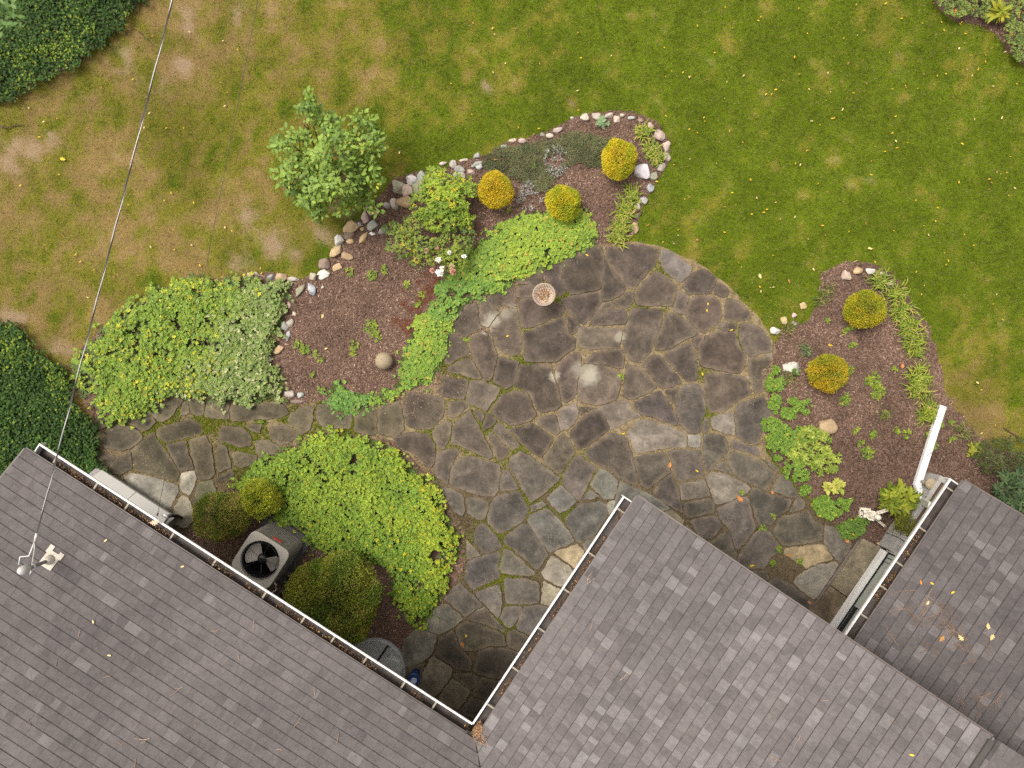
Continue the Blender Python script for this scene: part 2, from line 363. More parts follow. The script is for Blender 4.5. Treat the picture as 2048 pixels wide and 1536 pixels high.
# flat ground everywhere: one lawn sheet, fine under the picture, coarse to the horizon
def lawn_fields(px, py):
    n1 = fbm(px, py, 230, 11, 4); n2 = fbm(px, py, 70, 31, 3); n3 = fbm(px, py, 24, 51, 2)
    rt = sstep(420, 1050, px + .25 * (py - 250)); n4 = fbm(px * .8 + py * .6, (py * .8 - px * .6) * .45, 16, 61, 3)
    dry = .70 - .60 * rt + ((n1 - .5) * .75 + (n2 - .5) * .62) * (1 - .30 * rt) + (n3 - .5) * .60 + (n4 - .5) * .95
    for (x, y, r, k) in [(760,150,120,.22),(640,60,110,.12),(330,540,170,.14),(1450,560,60,.35),(1380,525,40,.3),(1900,800,110,.5),(1960,860,90,.45),(1330,215,35,.15),(1145,208,16,.5),(1500,640,40,.2),(1560,660,30,.2),(960,160,50,.35),(1000,290,60,.1),(1920,120,50,.25),
                         (820,250,90,-.15),(300,560,60,-.3),(440,640,60,-.2),(650,20,60,-.25),(1420,180,200,-.15),(1700,330,200,-.12),(1780,560,130,-.14),(1080,250,40,-.4),(900,305,60,-.25),(560,200,80,-.1),(470,300,100,-.15)]:
        dry = dry + k * np.exp(-((px - x) ** 2 + (py - y) ** 2) / (r * r))
    bare = np.zeros_like(px, float)
    for (x, y, r) in [(238,100,26),(252,132,24),(290,170,22),(370,30,20),(378,62,14),(480,18,34),(478,512,36),(545,492,30),(590,500,26),(98,690,30),(126,742,26),(142,778,20),(40,292,36),(105,275,22),(165,195,18),(970,175,16),(60,300,22),(20,330,25),(22,640,28),(365,130,20),(1145,208,7),(700,420,40),(650,470,30),(500,430,22),(330,170,20),(1330,540,14),(1470,590,14)]:
        bare = np.maximum(bare, 1.15 * np.exp(-((px - x) ** 2 + (py - y) ** 2) / (r * r * 1.5)))
    bare = .80 * sstep(.30, 1.25, bare + (n3 - .5) * 1.3 + (fbm(px, py, 9, 91, 2) - .5) * .8 + (n2 - .5) * 1.1 - .12)
    return np.clip(dry, 0, 1), bare, n2, n3
def lawn_colour(px, py, jit=None):
    dry, bare, n2, n3 = lawn_fields(px, py)
    lush = np.array([.088, .124, .005]); mid = np.array([.145, .140, .015]); tan = np.array([.185, .130, .046])
    a = sstep(.18, .52, dry)[:, None]; b = sstep(.50, .95, dry)[:, None]
    c = lush * (1 - a) + mid * a; c = c * (1 - b) + tan * b
    c = c * (.74 + .52 * n2)[:, None] * (.86 + .28 * n3)[:, None]
    return c, dry, bare
nx, ny = 260, 200
gx = np.linspace(-300, 2350, nx); gy = np.linspace(-260, 1800, ny)
GX, GY = np.meshgrid(gx, gy); gp = np.stack([GX.ravel(), GY.ravel()], 1)
c, dry, bare = lawn_colour(gp[:, 0], gp[:, 1])
soil = np.array([.180, .130, .088])
c = c * .70 * (1 - bare[:, None]) + soil * bare[:, None]
V = Pn(gp, 0.0)
ii = np.arange((ny - 1) * (nx - 1)); r_, k_ = ii // (nx - 1), ii % (nx - 1)
a = r_ * nx + k_
quads = np.stack([a, a + nx, a + nx + 1, a + 1], 1)
corner = [V[(ny - 1) * nx], V[-1], V[nx - 1], V[0]]                   # lower left, lower right, upper right, upper left
far = [(-900, -900, 0), (900, -900, 0), (900, 900, 0), (-900, 900, 0)]
Vx = np.concatenate([V, far]); nb = len(V)
ring = [(ny - 1) * nx, len(V) - 1, nx - 1, 0]
extra = [(nb + i, nb + (i + 1) % 4, ring[(i + 1) % 4], ring[i]) for i in range(4)]
cx = np.concatenate([c, np.tile([[.09, .085, .022]], (4, 1))])
allq = np.concatenate([quads, np.array(extra)])
me = mesh_np('lawn', Vx, allq, np.full(len(allq), 4), M['lawn'], cx)
lawn = link('lawn', me); tag(lawn, 'patchy lawn, green on the right and worn brown on the left', kind='structure')

def excluded(x, y, rough=5, seed=99):
    ox = (vnoise(x, y, 16, seed) - .5) * 2 * rough; oy = (vnoise(x, y, 16, seed + 1) - .5) * 2 * rough
    k = np.zeros(len(x), bool)
    for pl in (BED_MAIN, BED_RIGHT, BED_ISLAND, BED_CORNER, PATIO): k |= inside(pl, x + ox, y + oy)
    k |= inside(ROOFS_PX[0], x, y)
    return k
# grass blades
NB = 820000
q = np.stack([rng.uniform(-90, 2140, NB), rng.uniform(-80, 1010, NB)], 1)
k = ~excluded(q[:, 0], q[:, 1])
for pl in (IVY_TOP, IVY_LEFT):
    k &= ~(inside(pl, q[:, 0], q[:, 1]))
q = q[k]
c, dry, bare = lawn_colour(q[:, 0], q[:, 1])
thin = np.clip(1 - .96 * bare, 0, 1) * (1 - .30 * dry)
k = rng.random(len(q)) < thin
q, c, dry = q[k], c[k], dry[k]; n = len(q)
u = rng.random(n); dead = rng.random(n) < (.04 + .30 * dry)
c = c * (.58 + .84 * u)[:, None] * ((.60 + .80 * vnoise(q[:, 0], q[:, 1], 5, 72)) * (.74 + .52 * fbm(q[:, 0], q[:, 1], 15, 74, 2)))[:, None]; c[dead] = np.array([.25, .185, .085]) * (.6 + .7 * u[dead])[:, None]
base = Pn(q, .003)
clump = vnoise(q[:, 0], q[:, 1], 11, 71) * 2 * math.pi * 2
yaw = clump + rng.normal(0, .9, n); pit = np.radians(rng.uniform(12, 62, n)); ln = rng.uniform(.022, .055, n) * (1.1 - .4 * dry)
w = rng.uniform(.0035, .0062, n)
d = np.stack([np.cos(yaw) * np.cos(pit), np.sin(yaw) * np.cos(pit), np.sin(pit)], 1); s = np.stack([-np.sin(yaw), np.cos(yaw), np.zeros(n)], 1)
V = np.empty((n, 3, 3)); V[:, 0] = base - s * w[:, None] / 2; V[:, 1] = base + s * w[:, None] / 2; V[:, 2] = base + d * ln[:, None]
cc = np.repeat(c[:, None, :], 3, 1); cc[:, 2] *= 1.12
me = mesh_np('grass', V.reshape(-1, 3), np.arange(n * 3), np.full(n, 3), M['grass'], cc.reshape(-1, 3))
grass = link('grass', me); tag(grass, 'short mown grass blades covering the lawn', 'grass', kind='stuff')

# beds of bark mulch
def ragged(poly, amp=4, step=9, seed=3):
    out = []
    for i in range(len(poly)):
        a = np.array(poly[i], float); b = np.array(poly[(i + 1) % len(poly)], float); m = max(1, int(np.hypot(*(b - a)) / step))
        for k in range(m):
            p = a + (b - a) * k / m
            out.append((p[0] + (vnoise(p[0], p[1], 13, seed) - .5) * 2 * amp, p[1] + (vnoise(p[0], p[1], 13, seed + 1) - .5) * 2 * amp))
    return out
beds = {}
for nm, pl, lab in (('mulch_bed', BED_MAIN, 'curved bark mulch bed edged with fieldstones along the upper patio'), ('mulch_bed', BED_RIGHT, 'bark mulch bed between the patio and the right house wing'),
                    ('mulch_bed', BED_ISLAND, 'mulched planting island beside the air conditioner'), ('mulch_bed', BED_CORNER, 'narrow mulched bed in the top right corner of the lawn')):
    o = fill(nm, [P(x, y) for x, y in ragged(pl)], .006, M['mulch']); tag(o, lab, kind='structure'); beds[id(pl)] = o
def chips(poly, n, seed, holes=(), red=0.0):
    r = np.random.default_rng(seed); q = sample(poly, n, seed, 7, holes); n = len(q)
    b = Pn(q, .008 + r.random(n) * .014); yaw = r.uniform(0, math.pi * 2, n); ln = r.uniform(.006, .020, n) * np.where(r.random(n) < .08, 2.2, 1.0); w = r.uniform(.003, .008, n)
    tl = r.normal(0, .25, n)
    d = np.stack([np.cos(yaw), np.sin(yaw), tl], 1) * ln[:, None]; s = np.stack([-np.sin(yaw), np.cos(yaw), r.normal(0, .3, n)], 1) * w[:, None]
    V = np.stack([b - d - s, b + d - s * .6, b + d + s, b - d + s * .7], 1)
    u = r.random(n) ** 1.6; c = np.array([.060, .036, .026]) * (1 - u[:, None]) + np.array([.220, .142, .108]) * u[:, None]
    pal = r.random(n) < .035; c[pal] = np.array([.30, .21, .16]) * (.7 + .5 * r.random(pal.sum()))[:, None]
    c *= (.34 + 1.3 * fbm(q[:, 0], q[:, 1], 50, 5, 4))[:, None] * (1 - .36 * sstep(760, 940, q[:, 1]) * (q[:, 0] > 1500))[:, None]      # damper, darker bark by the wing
    return V.reshape(-1, 3), np.repeat(c, 4, 0)
Vs, Cs = [], []
for pl, n, sd_ in ((BED_MAIN, 62000, 21), (BED_RIGHT, 48000, 22), (BED_ISLAND, 20000, 23), (BED_CORNER, 9000, 24)):
    a, b = chips(pl, n, sd_); Vs.append(a); Cs.append(b)
V = np.concatenate(Vs); C = np.concatenate(Cs)
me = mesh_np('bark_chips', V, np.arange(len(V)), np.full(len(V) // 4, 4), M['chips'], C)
tag(link('bark_chips', me), 'reddish brown bark chips strewn over the planting beds', 'mulch', kind='stuff')

# ------------------------------------------------------------------ flagstone patio: every stone a piece of its own
ST = {}
ST['A'] = (800, 450, [
 [(1690,175),(1815,200),(1840,290),(1822,580),(1560,632),(1500,590),(1455,480),(1450,350),(1540,290),(1650,250)],
 [(1290,300),(1445,340),(1448,480),(1495,600),(1430,650),(1400,600),(1340,530),(1295,450),(1255,370)],
 [(1130,345),(1245,370),(1285,460),(1295,530),(1210,590),(1160,540),(1070,528),(1080,470),(1110,420)],
 [(1070,552),(1170,552),(1210,592),(1195,640),(1090,668),(1052,640)],
 [(830,580),(880,540),(1040,532),(1048,640),(1068,700),(1040,758),(940,718),(872,765),(805,690),(790,640)],
 [(738,684),(798,692),(868,772),(890,792),(800,925),(742,900),(718,870),(722,722)],
 [(1092,672),(1200,645),(1260,735),(1400,705),(1458,702),(1486,798),(1350,856),(1230,915),(1112,936),(1082,800),(1078,702)],
 [(908,794),(942,745),(1048,765),(1072,802),(1086,960),(1106,1080),(1086,1168),(1000,1186),(902,1128),(862,1068),(822,980),(806,940)],
 [(560,742),(698,694),(708,880),(738,930),(688,958),(590,1010),(432,962),(472,850)],
 [(430,978),(578,1022),(626,1130),(616,1168),(430,1266),(370,1208),(322,1198),(342,1110),(392,1050)],
 [(652,1012),(750,964),(806,1012),(846,1090),(880,1180),(842,1330),(818,1404),(772,1404),(702,1280),(652,1170),(634,1050)],
 [(602,1204),(638,1204),(686,1282),(746,1386),(640,1380),(520,1336),(432,1326),(442,1280)],
 [(892,1194),(950,1204),(1076,1244),(1056,1340),(1032,1448),(950,1476),(902,1450),(846,1416),(862,1320)],
 [(1132,964),(1240,936),(1478,826),(1526,980),(1584,1020),(1584,1108),(1500,1166),(1390,1244),(1122,1236),(1122,1080),(1114,980)],
 [(1504,814),(1558,842),(1626,910),(1598,966),(1560,994),(1530,958)],
 [(1454,674),(1540,646),(1808,600),(1824,680),(1776,768),(1660,904),(1622,886),(1534,796),(1494,756)],
 [(1622,924),(1998,934),(2006,960),(1986,1080),(1976,1110),(1700,1124),(1624,1106),(1604,1050),(1614,970)],
 [(1664,1246),(1742,1162),(1812,1134),(2006,1124),(2022,1180),(2014,1304),(1926,1284),(1806,1256)],
])
ST['B'] = (1200, 450, [
 [(42,314),(108,412),(186,500),(230,560),(212,618),(100,676),(18,686),(12,600),(20,450)],
 [(22,704),(108,694),(134,738),(78,766),(-24,846),(-100,896),(-62,800)],
 [(100,766),(190,764),(226,782),(236,850),(218,896),(50,906),(-108,901),(-30,852),(60,784)],
 [(242,604),(306,614),(306,680),(276,736),(220,760),(152,736),(124,692),(212,644)],
 [(64,204),(150,194),(340,174),(516,222),(526,290),(506,350),(438,428),(336,538),(300,586),(244,548),(194,488),(112,388),(54,300)],
 [(500,424),(558,434),(694,560),(676,640),(646,726),(500,731),(344,731),(314,698),(334,602),(402,502)],
 [(560,214),(650,244),(738,312),(824,382),(816,430),(738,514),(692,506),(604,438),(564,388),(544,310)],
 [(850,424),(930,394),(998,424),(1046,480),(1026,560),(998,616),(880,626),(792,636),(744,560),(764,502)],
 [(1060,524),(1108,544),(1166,600),(1148,648),(1090,656),(1034,628),(1024,590)],
 [(712,586),(796,652),(776,700),(766,816),(730,806),(664,776),(664,742),(694,652)],
 [(802,682),(880,645),(1000,645),(1076,692),(1096,800),(1086,868),(1018,916),(940,974),(902,956),(842,898),(784,838),(774,760)],
 [(1152,664),(1220,674),(1328,762),(1366,820),(1348,856),(1200,866),(1132,856),(1128,750)],
 [(1100,884),(1200,884),(1226,902),(1206,956),(1140,956),(1056,930)],
 [(1262,904),(1330,884),(1438,932),(1498,1002),(1556,1090),(1546,1136),(1440,1166),(1342,1186),(1292,1118),(1254,1000)],
 [(962,1014),(1040,955),(1208,979),(1236,1040),(1266,1120),(1316,1190),(1306,1268),(1268,1336),(1150,1336),(1000,1296),(904,1266),(884,1180),(894,1112),(932,1052)],
 [(282,764),(350,754),(556,764),(566,800),(526,950),(476,1080),(456,1148),(368,1226),(330,1241),(262,1206),(224,1138),(205,1040),(225,950),(264,830)],
 [(592,804),(650,794),(758,854),(848,932),(884,990),(800,1016),(640,1106),(504,1136),(494,1080),(544,960)],
 [(900,1004),(936,1012),(906,1080),(870,1124),(834,1058),(834,1024)],
 [(574,1164),(650,1116),(808,1054),(856,1150),(876,1250),(886,1380),(876,1406),(780,1416),(722,1358),(642,1268),(574,1192)],
 [(394,1244),(470,1176),(546,1184),(626,1282),(734,1410),(724,1436),(572,1474),(522,1436),(442,1338),(384,1270)],
 [(1344,1204),(1450,1195),(1556,1156),(1536,1250),(1476,1290),(1466,1400),(1466,1506),(1392,1514),(1354,1400),(1334,1300)],
])
ST['C'] = (800, 760, [
 [(1634,-106),(1680,-146),(1850,-126),(1986,-68),(1991,50),(1956,166),(1850,216),(1750,221),(1624,196),(1604,130),(1614,20)],
 [(1414,-126),(1520,-216),(1598,-262),(1634,-208),(1634,-120),(1596,20),(1586,138),(1550,174),(1492,204),(1454,148),(1434,60),(1404,-50)],
 [(1084,-136),(1280,-136),(1366,-116),(1376,-50),(1416,60),(1454,190),(1464,228),(1400,266),(1262,295),(1234,248),(1194,158),(1144,97),(1054,67),(1044,40),(1064,-60)],
 [(62,134),(102,104),(350,154),(386,182),(405,230),(395,318),(328,396),(270,445),(152,436),(74,416),(44,330),(34,200)],
 [(444,204),(550,185),(614,230),(558,298),(490,345),(434,328),(434,260)],
 [(384,-46),(500,-8),(614,-6),(604,88),(576,176),(462,166),(374,136),(354,90),(374,22)],
 [(634,22),(680,-6),(828,44),(904,74),(886,130),(780,274),(644,227),(596,188),(615,80)],
 [(960,114),(1050,99),(1146,124),(1186,190),(1234,310),(1178,366),(1080,405),(984,405),(904,357),(836,300),(826,262),(884,182)],
 [(400,374),(464,384),(456,480),(436,558),(398,615),(344,615),(324,558),(296,480),(334,422)],
 [(562,334),(638,264),(666,342),(736,462),(796,582),(844,690),(800,715),(662,645),(562,596),(466,576),(475,480),(494,392)],
 [(-70,505),(0,505),(60,474),(180,474),(277,504),(315,590),(325,650),(306,748),(280,794),(202,736),(102,646),(0,606),(-40,560)],
 [(334,662),(400,634),(500,614),(534,642),(496,718),(446,788),(436,944),(392,906),(334,876),(314,800)],
 [(534,714),(640,685),(780,735),(895,764),(905,850),(885,988),(848,1054),(700,1035),(562,986),(464,956),(455,850),(484,772)],
 [(664,266),(756,292),(756,330),(730,384),(684,320)],
 [(782,304),(828,313),(875,370),(818,427),(770,454),(744,420)],
 [(793,474),(828,475),(918,564),(1003,640),(938,706),(902,734),(844,640)],
 [(890,376),(956,432),(1026,512),(1084,590),(1020,634),(932,556),(837,460)],
 [(984,434),(1100,424),(1190,385),(1266,433),(1384,522),(1336,618),(1278,694),(1182,646),(1094,568),(1034,490)],
 [(1264,334),(1398,314),(1426,390),(1435,468),(1400,494),(1292,426),(1236,370)],
 [(1434,282),(1500,245),(1587,215),(1605,290),(1595,358),(1520,435),(1452,455),(1434,370)],
 [(1624,362),(1700,295),(1806,275),(1856,350),(1894,430),(1798,526),(1620,634),(1554,540),(1535,462)],
 [(1624,234),(1796,252),(1700,280),(1622,318)],
 [(1420,524),(1480,486),(1526,520),(1584,650),(1538,696),(1468,824),(1430,844),(1305,757),(1305,702),(1374,612)],
 [(994,702),(1090,636),(1198,704),(1328,802),(1434,872),(1424,918),(1288,1034),(1182,1104),(1114,1000),(1054,870),(985,780)],
 [(932,806),(978,814),(1036,910),(1072,986),(970,995),(905,995),(914,900)],
 [(1570,695),(1620,676),(1774,790),(1716,918),(1628,1074),(1600,1084),(1542,1026),(1456,920),(1504,802)],
 [(1802,804),(1860,825),(1964,902),(1955,990),(1926,1064),(1850,1074),(1782,1006),(1726,958)],
 [(1720,986),(1800,1056),(1650,1082)],
 [(1450,946),(1548,1040),(1594,1098),(1518,1166),(1442,1204),(1374,1118),(1326,1072)],
 [(892,1034),(1078,1006),(1116,1080),(1165,1152),(1155,1198),(1117,1266),(930,1384),(872,1374),(786,1268),(815,1122)],
 [(1184,1132),(1290,1096),(1324,1130),(1192,1194)],
 [(602,1064),(710,1065),(795,1102),(795,1150),(757,1246),(700,1264),(615,1198)],
 [(374,966),(460,985),(575,1042),(585,1178),(558,1224),(484,1178),(424,1080)],
 [(692,1314),(768,1296),(866,1402),(924,1490),(924,1518),(800,1564),(752,1564),(666,1460)],
 [(954,1412),(1120,1296),(1166,1304),(1266,1452),(1334,1568),(1286,1648),(1238,1712),(1132,1614),(936,1460)],
 [(1174,1222),(1328,1156),(1436,1252),(1582,1458),(1370,1554),(1342,1546),(1254,1428),(1156,1282)],
 [(1486,1250),(1620,1126),(1788,1096),(1874,1132),(1864,1238),(1756,1396),(1622,1474),(1562,1398)],
 [(1870,1114),(1946,1086),(1928,1160),(1884,1220)],
])
ST['D'] = (1200, 760, [
 [(932,-56),(1060,-56),(1298,-36),(1336,30),(1364,128),(1268,176),(1168,246),(1110,286),(1002,294),(974,258),(954,150),(949,50)],
 [(234,-146),(330,-126),(368,-106),(428,-46),(512,60),(438,116),(320,166),(242,176),(206,150),(215,60),(225,-50)],
 [(304,192),(430,145),(538,96),(596,172),(646,252),(686,332),(694,412),(582,376),(452,326),(372,315),(315,250)],
 [(0,244),(178,186),(258,204),(296,272),(362,320),(280,354),(110,443),(24,416),(-24,330),(-54,272)],
 [(585,94),(722,56),(688,150),(676,206),(644,214)],
 [(760,45),(880,35),(926,72),(936,160),(954,290),(916,340),(904,474),(792,474),(715,398),(695,290),(686,202),(724,92)],
 [(934,354),(978,335),(986,420),(956,474),(924,474)],
 [(1004,334),(1100,315),(1196,286),(1206,400),(1214,494),(1130,484),(1014,438)],
 [(1224,234),(1330,195),(1458,146),(1516,222),(1552,310),(1486,350),(1466,440),(1416,582),(1292,554),(1236,506),(1224,400)],
 [(352,345),(470,366),(590,406),(718,455),(774,492),(785,605),(600,614),(402,654),(315,658),(286,580),(236,502),(302,402)],
 [(794,495),(906,495),(906,605),(794,605)],
 [(938,495),(1010,485),(1108,514),(1146,552),(1155,628),(1098,706),(962,832),(944,778),(925,640)],
 [(1174,534),(1290,575),(1426,614),(1436,684),(1302,645),(1176,614)],
 [(614,644),(760,635),(900,635),(915,740),(934,866),(820,885),(702,914),(675,828),(645,730)],
 [(324,694),(450,675),(586,655),(615,740),(635,828),(540,894),(430,982),(384,956),(345,850),(325,760)],
 [(-160,652),(40,515),(92,475),(208,514),(246,572),(285,680),(315,800),(344,952),(192,896),(72,796),(-18,765)],
 [(1134,702),(1200,646),(1290,675),(1438,724),(1526,802),(1584,850),(1546,918),(1498,984),(1382,946),(1242,876),(1194,828)],
 [(1062,764),(1118,736),(1156,790),(1184,852),(1100,815),(1028,798)],
 [(1012,824),(1150,865),(1298,934),(1352,970),(1318,1016),(1180,1085),(1042,1124),(1014,1030),(956,892)],
 [(714,944),(820,925),(928,896),(985,1000),(985,1046),(860,1065),(744,1084),(725,1000)],
 [(638,848),(676,922),(716,1030),(735,1148),(734,1192),(642,1146),(542,1076),(478,1010),(542,922)],
 [(192,916),(300,965),(430,1016),(558,1094),(632,1160),(480,1215),(420,1300),(130,1180),(152,1000)],
 [(494,1234),(640,1172),(762,1270),(668,1382),(540,1420),(440,1290)],
 [(754,1114),(870,1095),(1006,1065),(1034,1122),(1025,1196),(900,1225),(794,1244),(760,1198)],
 [(806,1274),(920,1245),(1046,1226),(1104,1300),(1056,1368),(1026,1415),(932,1444),(864,1370)],
 [(1064,1162),(1180,1106),(1316,1046),(1345,1100),(1365,1220),(1402,1340),(1298,1466),(1240,1522),(1214,1498),(1184,1390),(1154,1318),(1075,1238)],
 [(1355,1004),(1374,968),(1560,1036),(1732,1084),(1686,1186),(1590,1235),(1558,1294),(1432,1314),(1394,1220),(1365,1100)],
 [(1602,886),(1658,856),(1716,922),(1790,1040),(1758,1064),(1650,1034),(1548,998)],
 [(1802,1048),(1836,1100),(1836,1156),(1722,1194),(1708,1186),(1766,1084)],
 [(1456,708),(1530,748),(1616,806),(1590,832),(1540,790)],
])
ST['F'] = (1300, 980, [
 [(1152,272),(1200,235),(1380,205),(1428,186),(1466,270),(1554,312),(1554,456),(1380,485),(1212,504),(1174,468),(1116,390)],
 [(334,308),(400,394),(470,465),(578,544),(624,640),(580,760),(200,470)],
 [(562,464),(676,376),(716,402),(736,482),(774,570),(774,684),(684,664),(636,600),(594,530),(510,470)],
 [(970,366),(1058,356),(1106,402),(1146,470),(1182,538),(1098,598),(1056,656),(1028,704),(890,704),(786,684),(796,582),(882,474)],
 [(1224,524),(1400,506),(1566,488),(1642,616),(1520,654),(1402,702),(1382,676),(1302,636),(1206,580)],
 [(1574,314),(1678,346),(1718,414),(1812,472),(1786,558),(1710,660),(1644,580),(1575,482)],
 [(1402,726),(1520,676),(1678,648),(1694,682),(1616,838),(1546,954),(1482,982),(1374,916),(1298,830),(1326,784)],
 [(1132,788),(1276,856),(1376,944),(1492,1012),(1376,1210),(1200,1200),(980,940),(1064,850)],
 [(684,696),(908,726),(1052,832),(1018,904),(940,980),(680,800)],
 [(936,746),(1038,728),(1072,782),(1056,812)],
])
ST['E'] = (800, 1060, [
 [(1386,202),(1600,128),(1662,192),(1640,330),(1572,336)],
 [(1646,124),(1790,40),(1840,120),(1672,186)],
 [(1370,228),(1556,344),(1560,470),(1438,512),(1268,402)],
 [(942,176),(1000,186),(1128,296),(1222,390),(1214,414),(1040,404),(932,394),(896,340),(924,232)],
 [(622,284),(740,236),(888,196),(904,222),(875,320),(894,390),(876,434),(700,514),(670,532),(624,498),(586,430)],
 [(602,86),(648,144),(732,220),(640,254),(604,248)],
 [(945,435),(1120,436),(1254,466),(1264,654),(1120,664),(972,664),(946,560)],
 [(1294,474),(1312,456),(1460,550),(1460,690),(1340,674),(1275,655)],
 [(684,564),(870,496),(906,504),(924,640),(904,758),(888,792),(792,686),(704,602)],
 [(952,686),(1104,686),(1094,758),(1008,874),(972,874),(906,800),(924,742)],
 [(1124,686),(1270,676),(1400,700),(1340,900),(1160,942),(1046,878)],
 [(474,524),(540,468),(638,566),(752,672),(638,744),(590,782),(444,646),(404,622)],
 [(294,704),(430,656),(572,800),(478,874),(350,944),(216,886),(264,782)],
 [(664,744),(770,688),(896,832),(950,896),(936,914),(740,834),(610,798)],
 [(504,892),(612,817),(740,856),(934,934),(954,1034),(790,1034),(700,1084),(594,1084),(544,1020)],
 [(974,914),(1040,896),(1180,970),(1180,1090),(1060,1084),(966,1046)],
 [(364,972),(488,896),(526,1032),(586,1102),(644,1182),(644,1272),(502,1244),(318,1118)],
 [(702,1104),(790,1056),(960,1066),(1100,1110),(1060,1250),(900,1342),(740,1304),(666,1276)],
 [(144,896),(220,896),(332,962),(286,1098),(238,1164),(44,1242),(20,1150),(34,1000)],
 [(292,1136),(400,1196),(483,1262),(456,1328),(330,1502),(150,1440),(236,1242)],
 [(52,1264),(224,1198),(180,1364),(40,1380)],
 [(494,1296),(658,1296),(714,1332),(686,1406),(640,1433),(572,1394),(488,1314)],
 [(470,1338),(632,1452),(596,1526),(520,1620),(340,1530)],
 [(732,1336),(940,1360),(860,1560),(646,1484),(692,1414)],
 [(624,1546),(642,1508),(820,1560),(740,1720),(540,1640)],
])
ST['G'] = (150, 760, [
 [(560,264),(640,245),(714,332),(734,388),(638,464),(522,405),(446,360)],
 [(700,164),(820,120),(984,182),(926,258),(876,328),(808,374),(752,365),(666,260)],
 [(982,206),(1026,206),(1034,306),(948,324)],
 [(1014,146),(1175,176),(1165,316),(1100,324),(1054,288)],
 [(1194,194),(1386,194),(1395,354),(1240,344),(1176,328)],
 [(1404,214),(1560,224),(1810,195),(1898,224),(1934,300),(1858,344),(1640,354),(1414,374)],
 [(334,424),(450,405),(577,453),(614,520),(558,586),(440,634),(302,615),(238,550),(255,482)],
 [(745,444),(880,396),(1050,346),(1136,392),(1154,478),(1010,524),(812,564),(746,500)],
 [(642,514),(718,466),(756,562),(826,642),(896,752),(944,830),(926,914),(762,874),(545,805),(526,652),(564,594)],
 [(826,575),(1006,546),(1026,642),(1084,796),(962,824),(904,730)],
 [(1034,544),(1188,496),(1235,602),(1255,720),(1265,848),(1218,894),(1114,894),(1095,780)],
 [(1304,575),(1376,594),(1395,702),(1424,788),(1294,834),(1276,700)],
 [(1334,425),(1508,425),(1594,502),(1594,586),(1500,604),(1392,565),(1306,546)],
 [(1545,414),(1620,395),(1694,404),(1676,484),(1602,456)],
 [(1774,424),(1900,396),(2026,490),(1958,556),(1852,594),(1766,500)],
 [(1424,646),(1600,665),(1644,684),(1634,758),(1500,794),(1444,768)],
 [(1644,544),(1760,545),(1852,612),(1798,664),(1682,694),(1645,640)],
 [(436,882),(522,836),(720,885),(934,944),(944,1000),(850,1182),(640,1084),(502,958)],
 [(964,844),(1086,816),(1104,900),(1056,1026),(1030,1044),(956,978)],
 [(1134,924),(1248,906),(1284,1018),(1140,1094),(1086,1050)],
 [(972,1036),(1036,1074),(1104,1230),(1020,1340),(856,1290),(906,1162)],
 [(1050,1066),(1110,1080),(1140,1130),(1110,1190)],
 [(392,694),(506,656),(524,798),(420,854),(290,840)],
 [(202,646),(268,646),(374,692),(298,804),(180,760)],
 [(204,344),(260,316),(316,402),(250,454),(156,420)],
 [(1284,880),(1418,816),(1446,850),(1406,905),(1276,926)],
])
ST['H'] = (500, 760, [
 [(502,236),(576,236),(566,350),(546,448),(482,494),(346,370),(374,304)],
 [(614,226),(700,224),(800,305),(924,302),(914,434),(702,434),(624,396),(596,320)],
 [(954,314),(1100,236),(1146,246),(1146,478),(1080,496),(946,466)],
 [(1184,224),(1348,196),(1376,302),(1395,448),(1318,504),(1164,496),(1156,340)],
])
Z4 = 2033 / 450.0
# patio bed of sand and moss, as one fine sheet so that moss can vary over it
MOSSY = [(330,850,70),(420,840,60),(520,860,70),(600,850,60),(640,830,50),(690,850,50),(900,745,40),(930,770,50),(1000,770,40),(880,870,35),(960,860,50),(1030,880,45),(1080,990,40),(1150,950,45),(1110,1020,30),(1180,1000,25),(990,1085,40),(1000,1160,50),(1005,1220,40),(1330,545,30),(1280,620,25),(1340,620,25),(1470,680,30),(1400,750,25),(1420,820,30),(1060,560,35),(1130,590,25),(1060,650,25),(1045,720,25),(880,720,40),(480,900,50),(430,820,40)]
def mossiness(x, y):
    m = np.zeros(len(x))
    for (mx_, my_, r) in MOSSY: m = np.maximum(m, np.exp(-((x - mx_) ** 2 + (y - my_) ** 2) / (r * r)))
    return np.clip(m * 1.1, 0, 1) * sstep(.30, .62, fbm(x, y, 22, 77, 3))
def patio_sheet():
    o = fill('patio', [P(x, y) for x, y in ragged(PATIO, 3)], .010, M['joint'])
    bm = bmesh.new(); bm.from_mesh(o.data)
    for _ in range(4):
        long_ = [e for e in bm.edges if e.calc_length() > .16]
        if not long_: break
        bmesh.ops.subdivide_edges(bm, edges=long_, cuts=1, use_grid_fill=False)
        bmesh.ops.triangulate(bm, faces=[f for f in bm.faces if len(f.verts) > 3])
    bm.to_mesh(o.data); bm.free()
    co = np.empty(len(o.data.vertices) * 3); o.data.vertices.foreach_get('co', co); co = co.reshape(-1, 3)
    x = co[:, 0] * F / H + 1024; y = -co[:, 1] * F / H + 768
    a = o.data.color_attributes.new('Col', 'FLOAT_COLOR', 'POINT'); m = mossiness(x, y)
    a.data.foreach_set('color', np.stack([m, m, m, np.ones(len(m))], 1).ravel())
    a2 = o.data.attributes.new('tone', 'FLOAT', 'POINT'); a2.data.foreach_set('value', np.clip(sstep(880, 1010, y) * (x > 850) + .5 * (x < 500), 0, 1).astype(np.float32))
    return o
patio = patio_sheet(); tag(patio, 'irregular flagstone patio with mossy sand joints', kind='structure')

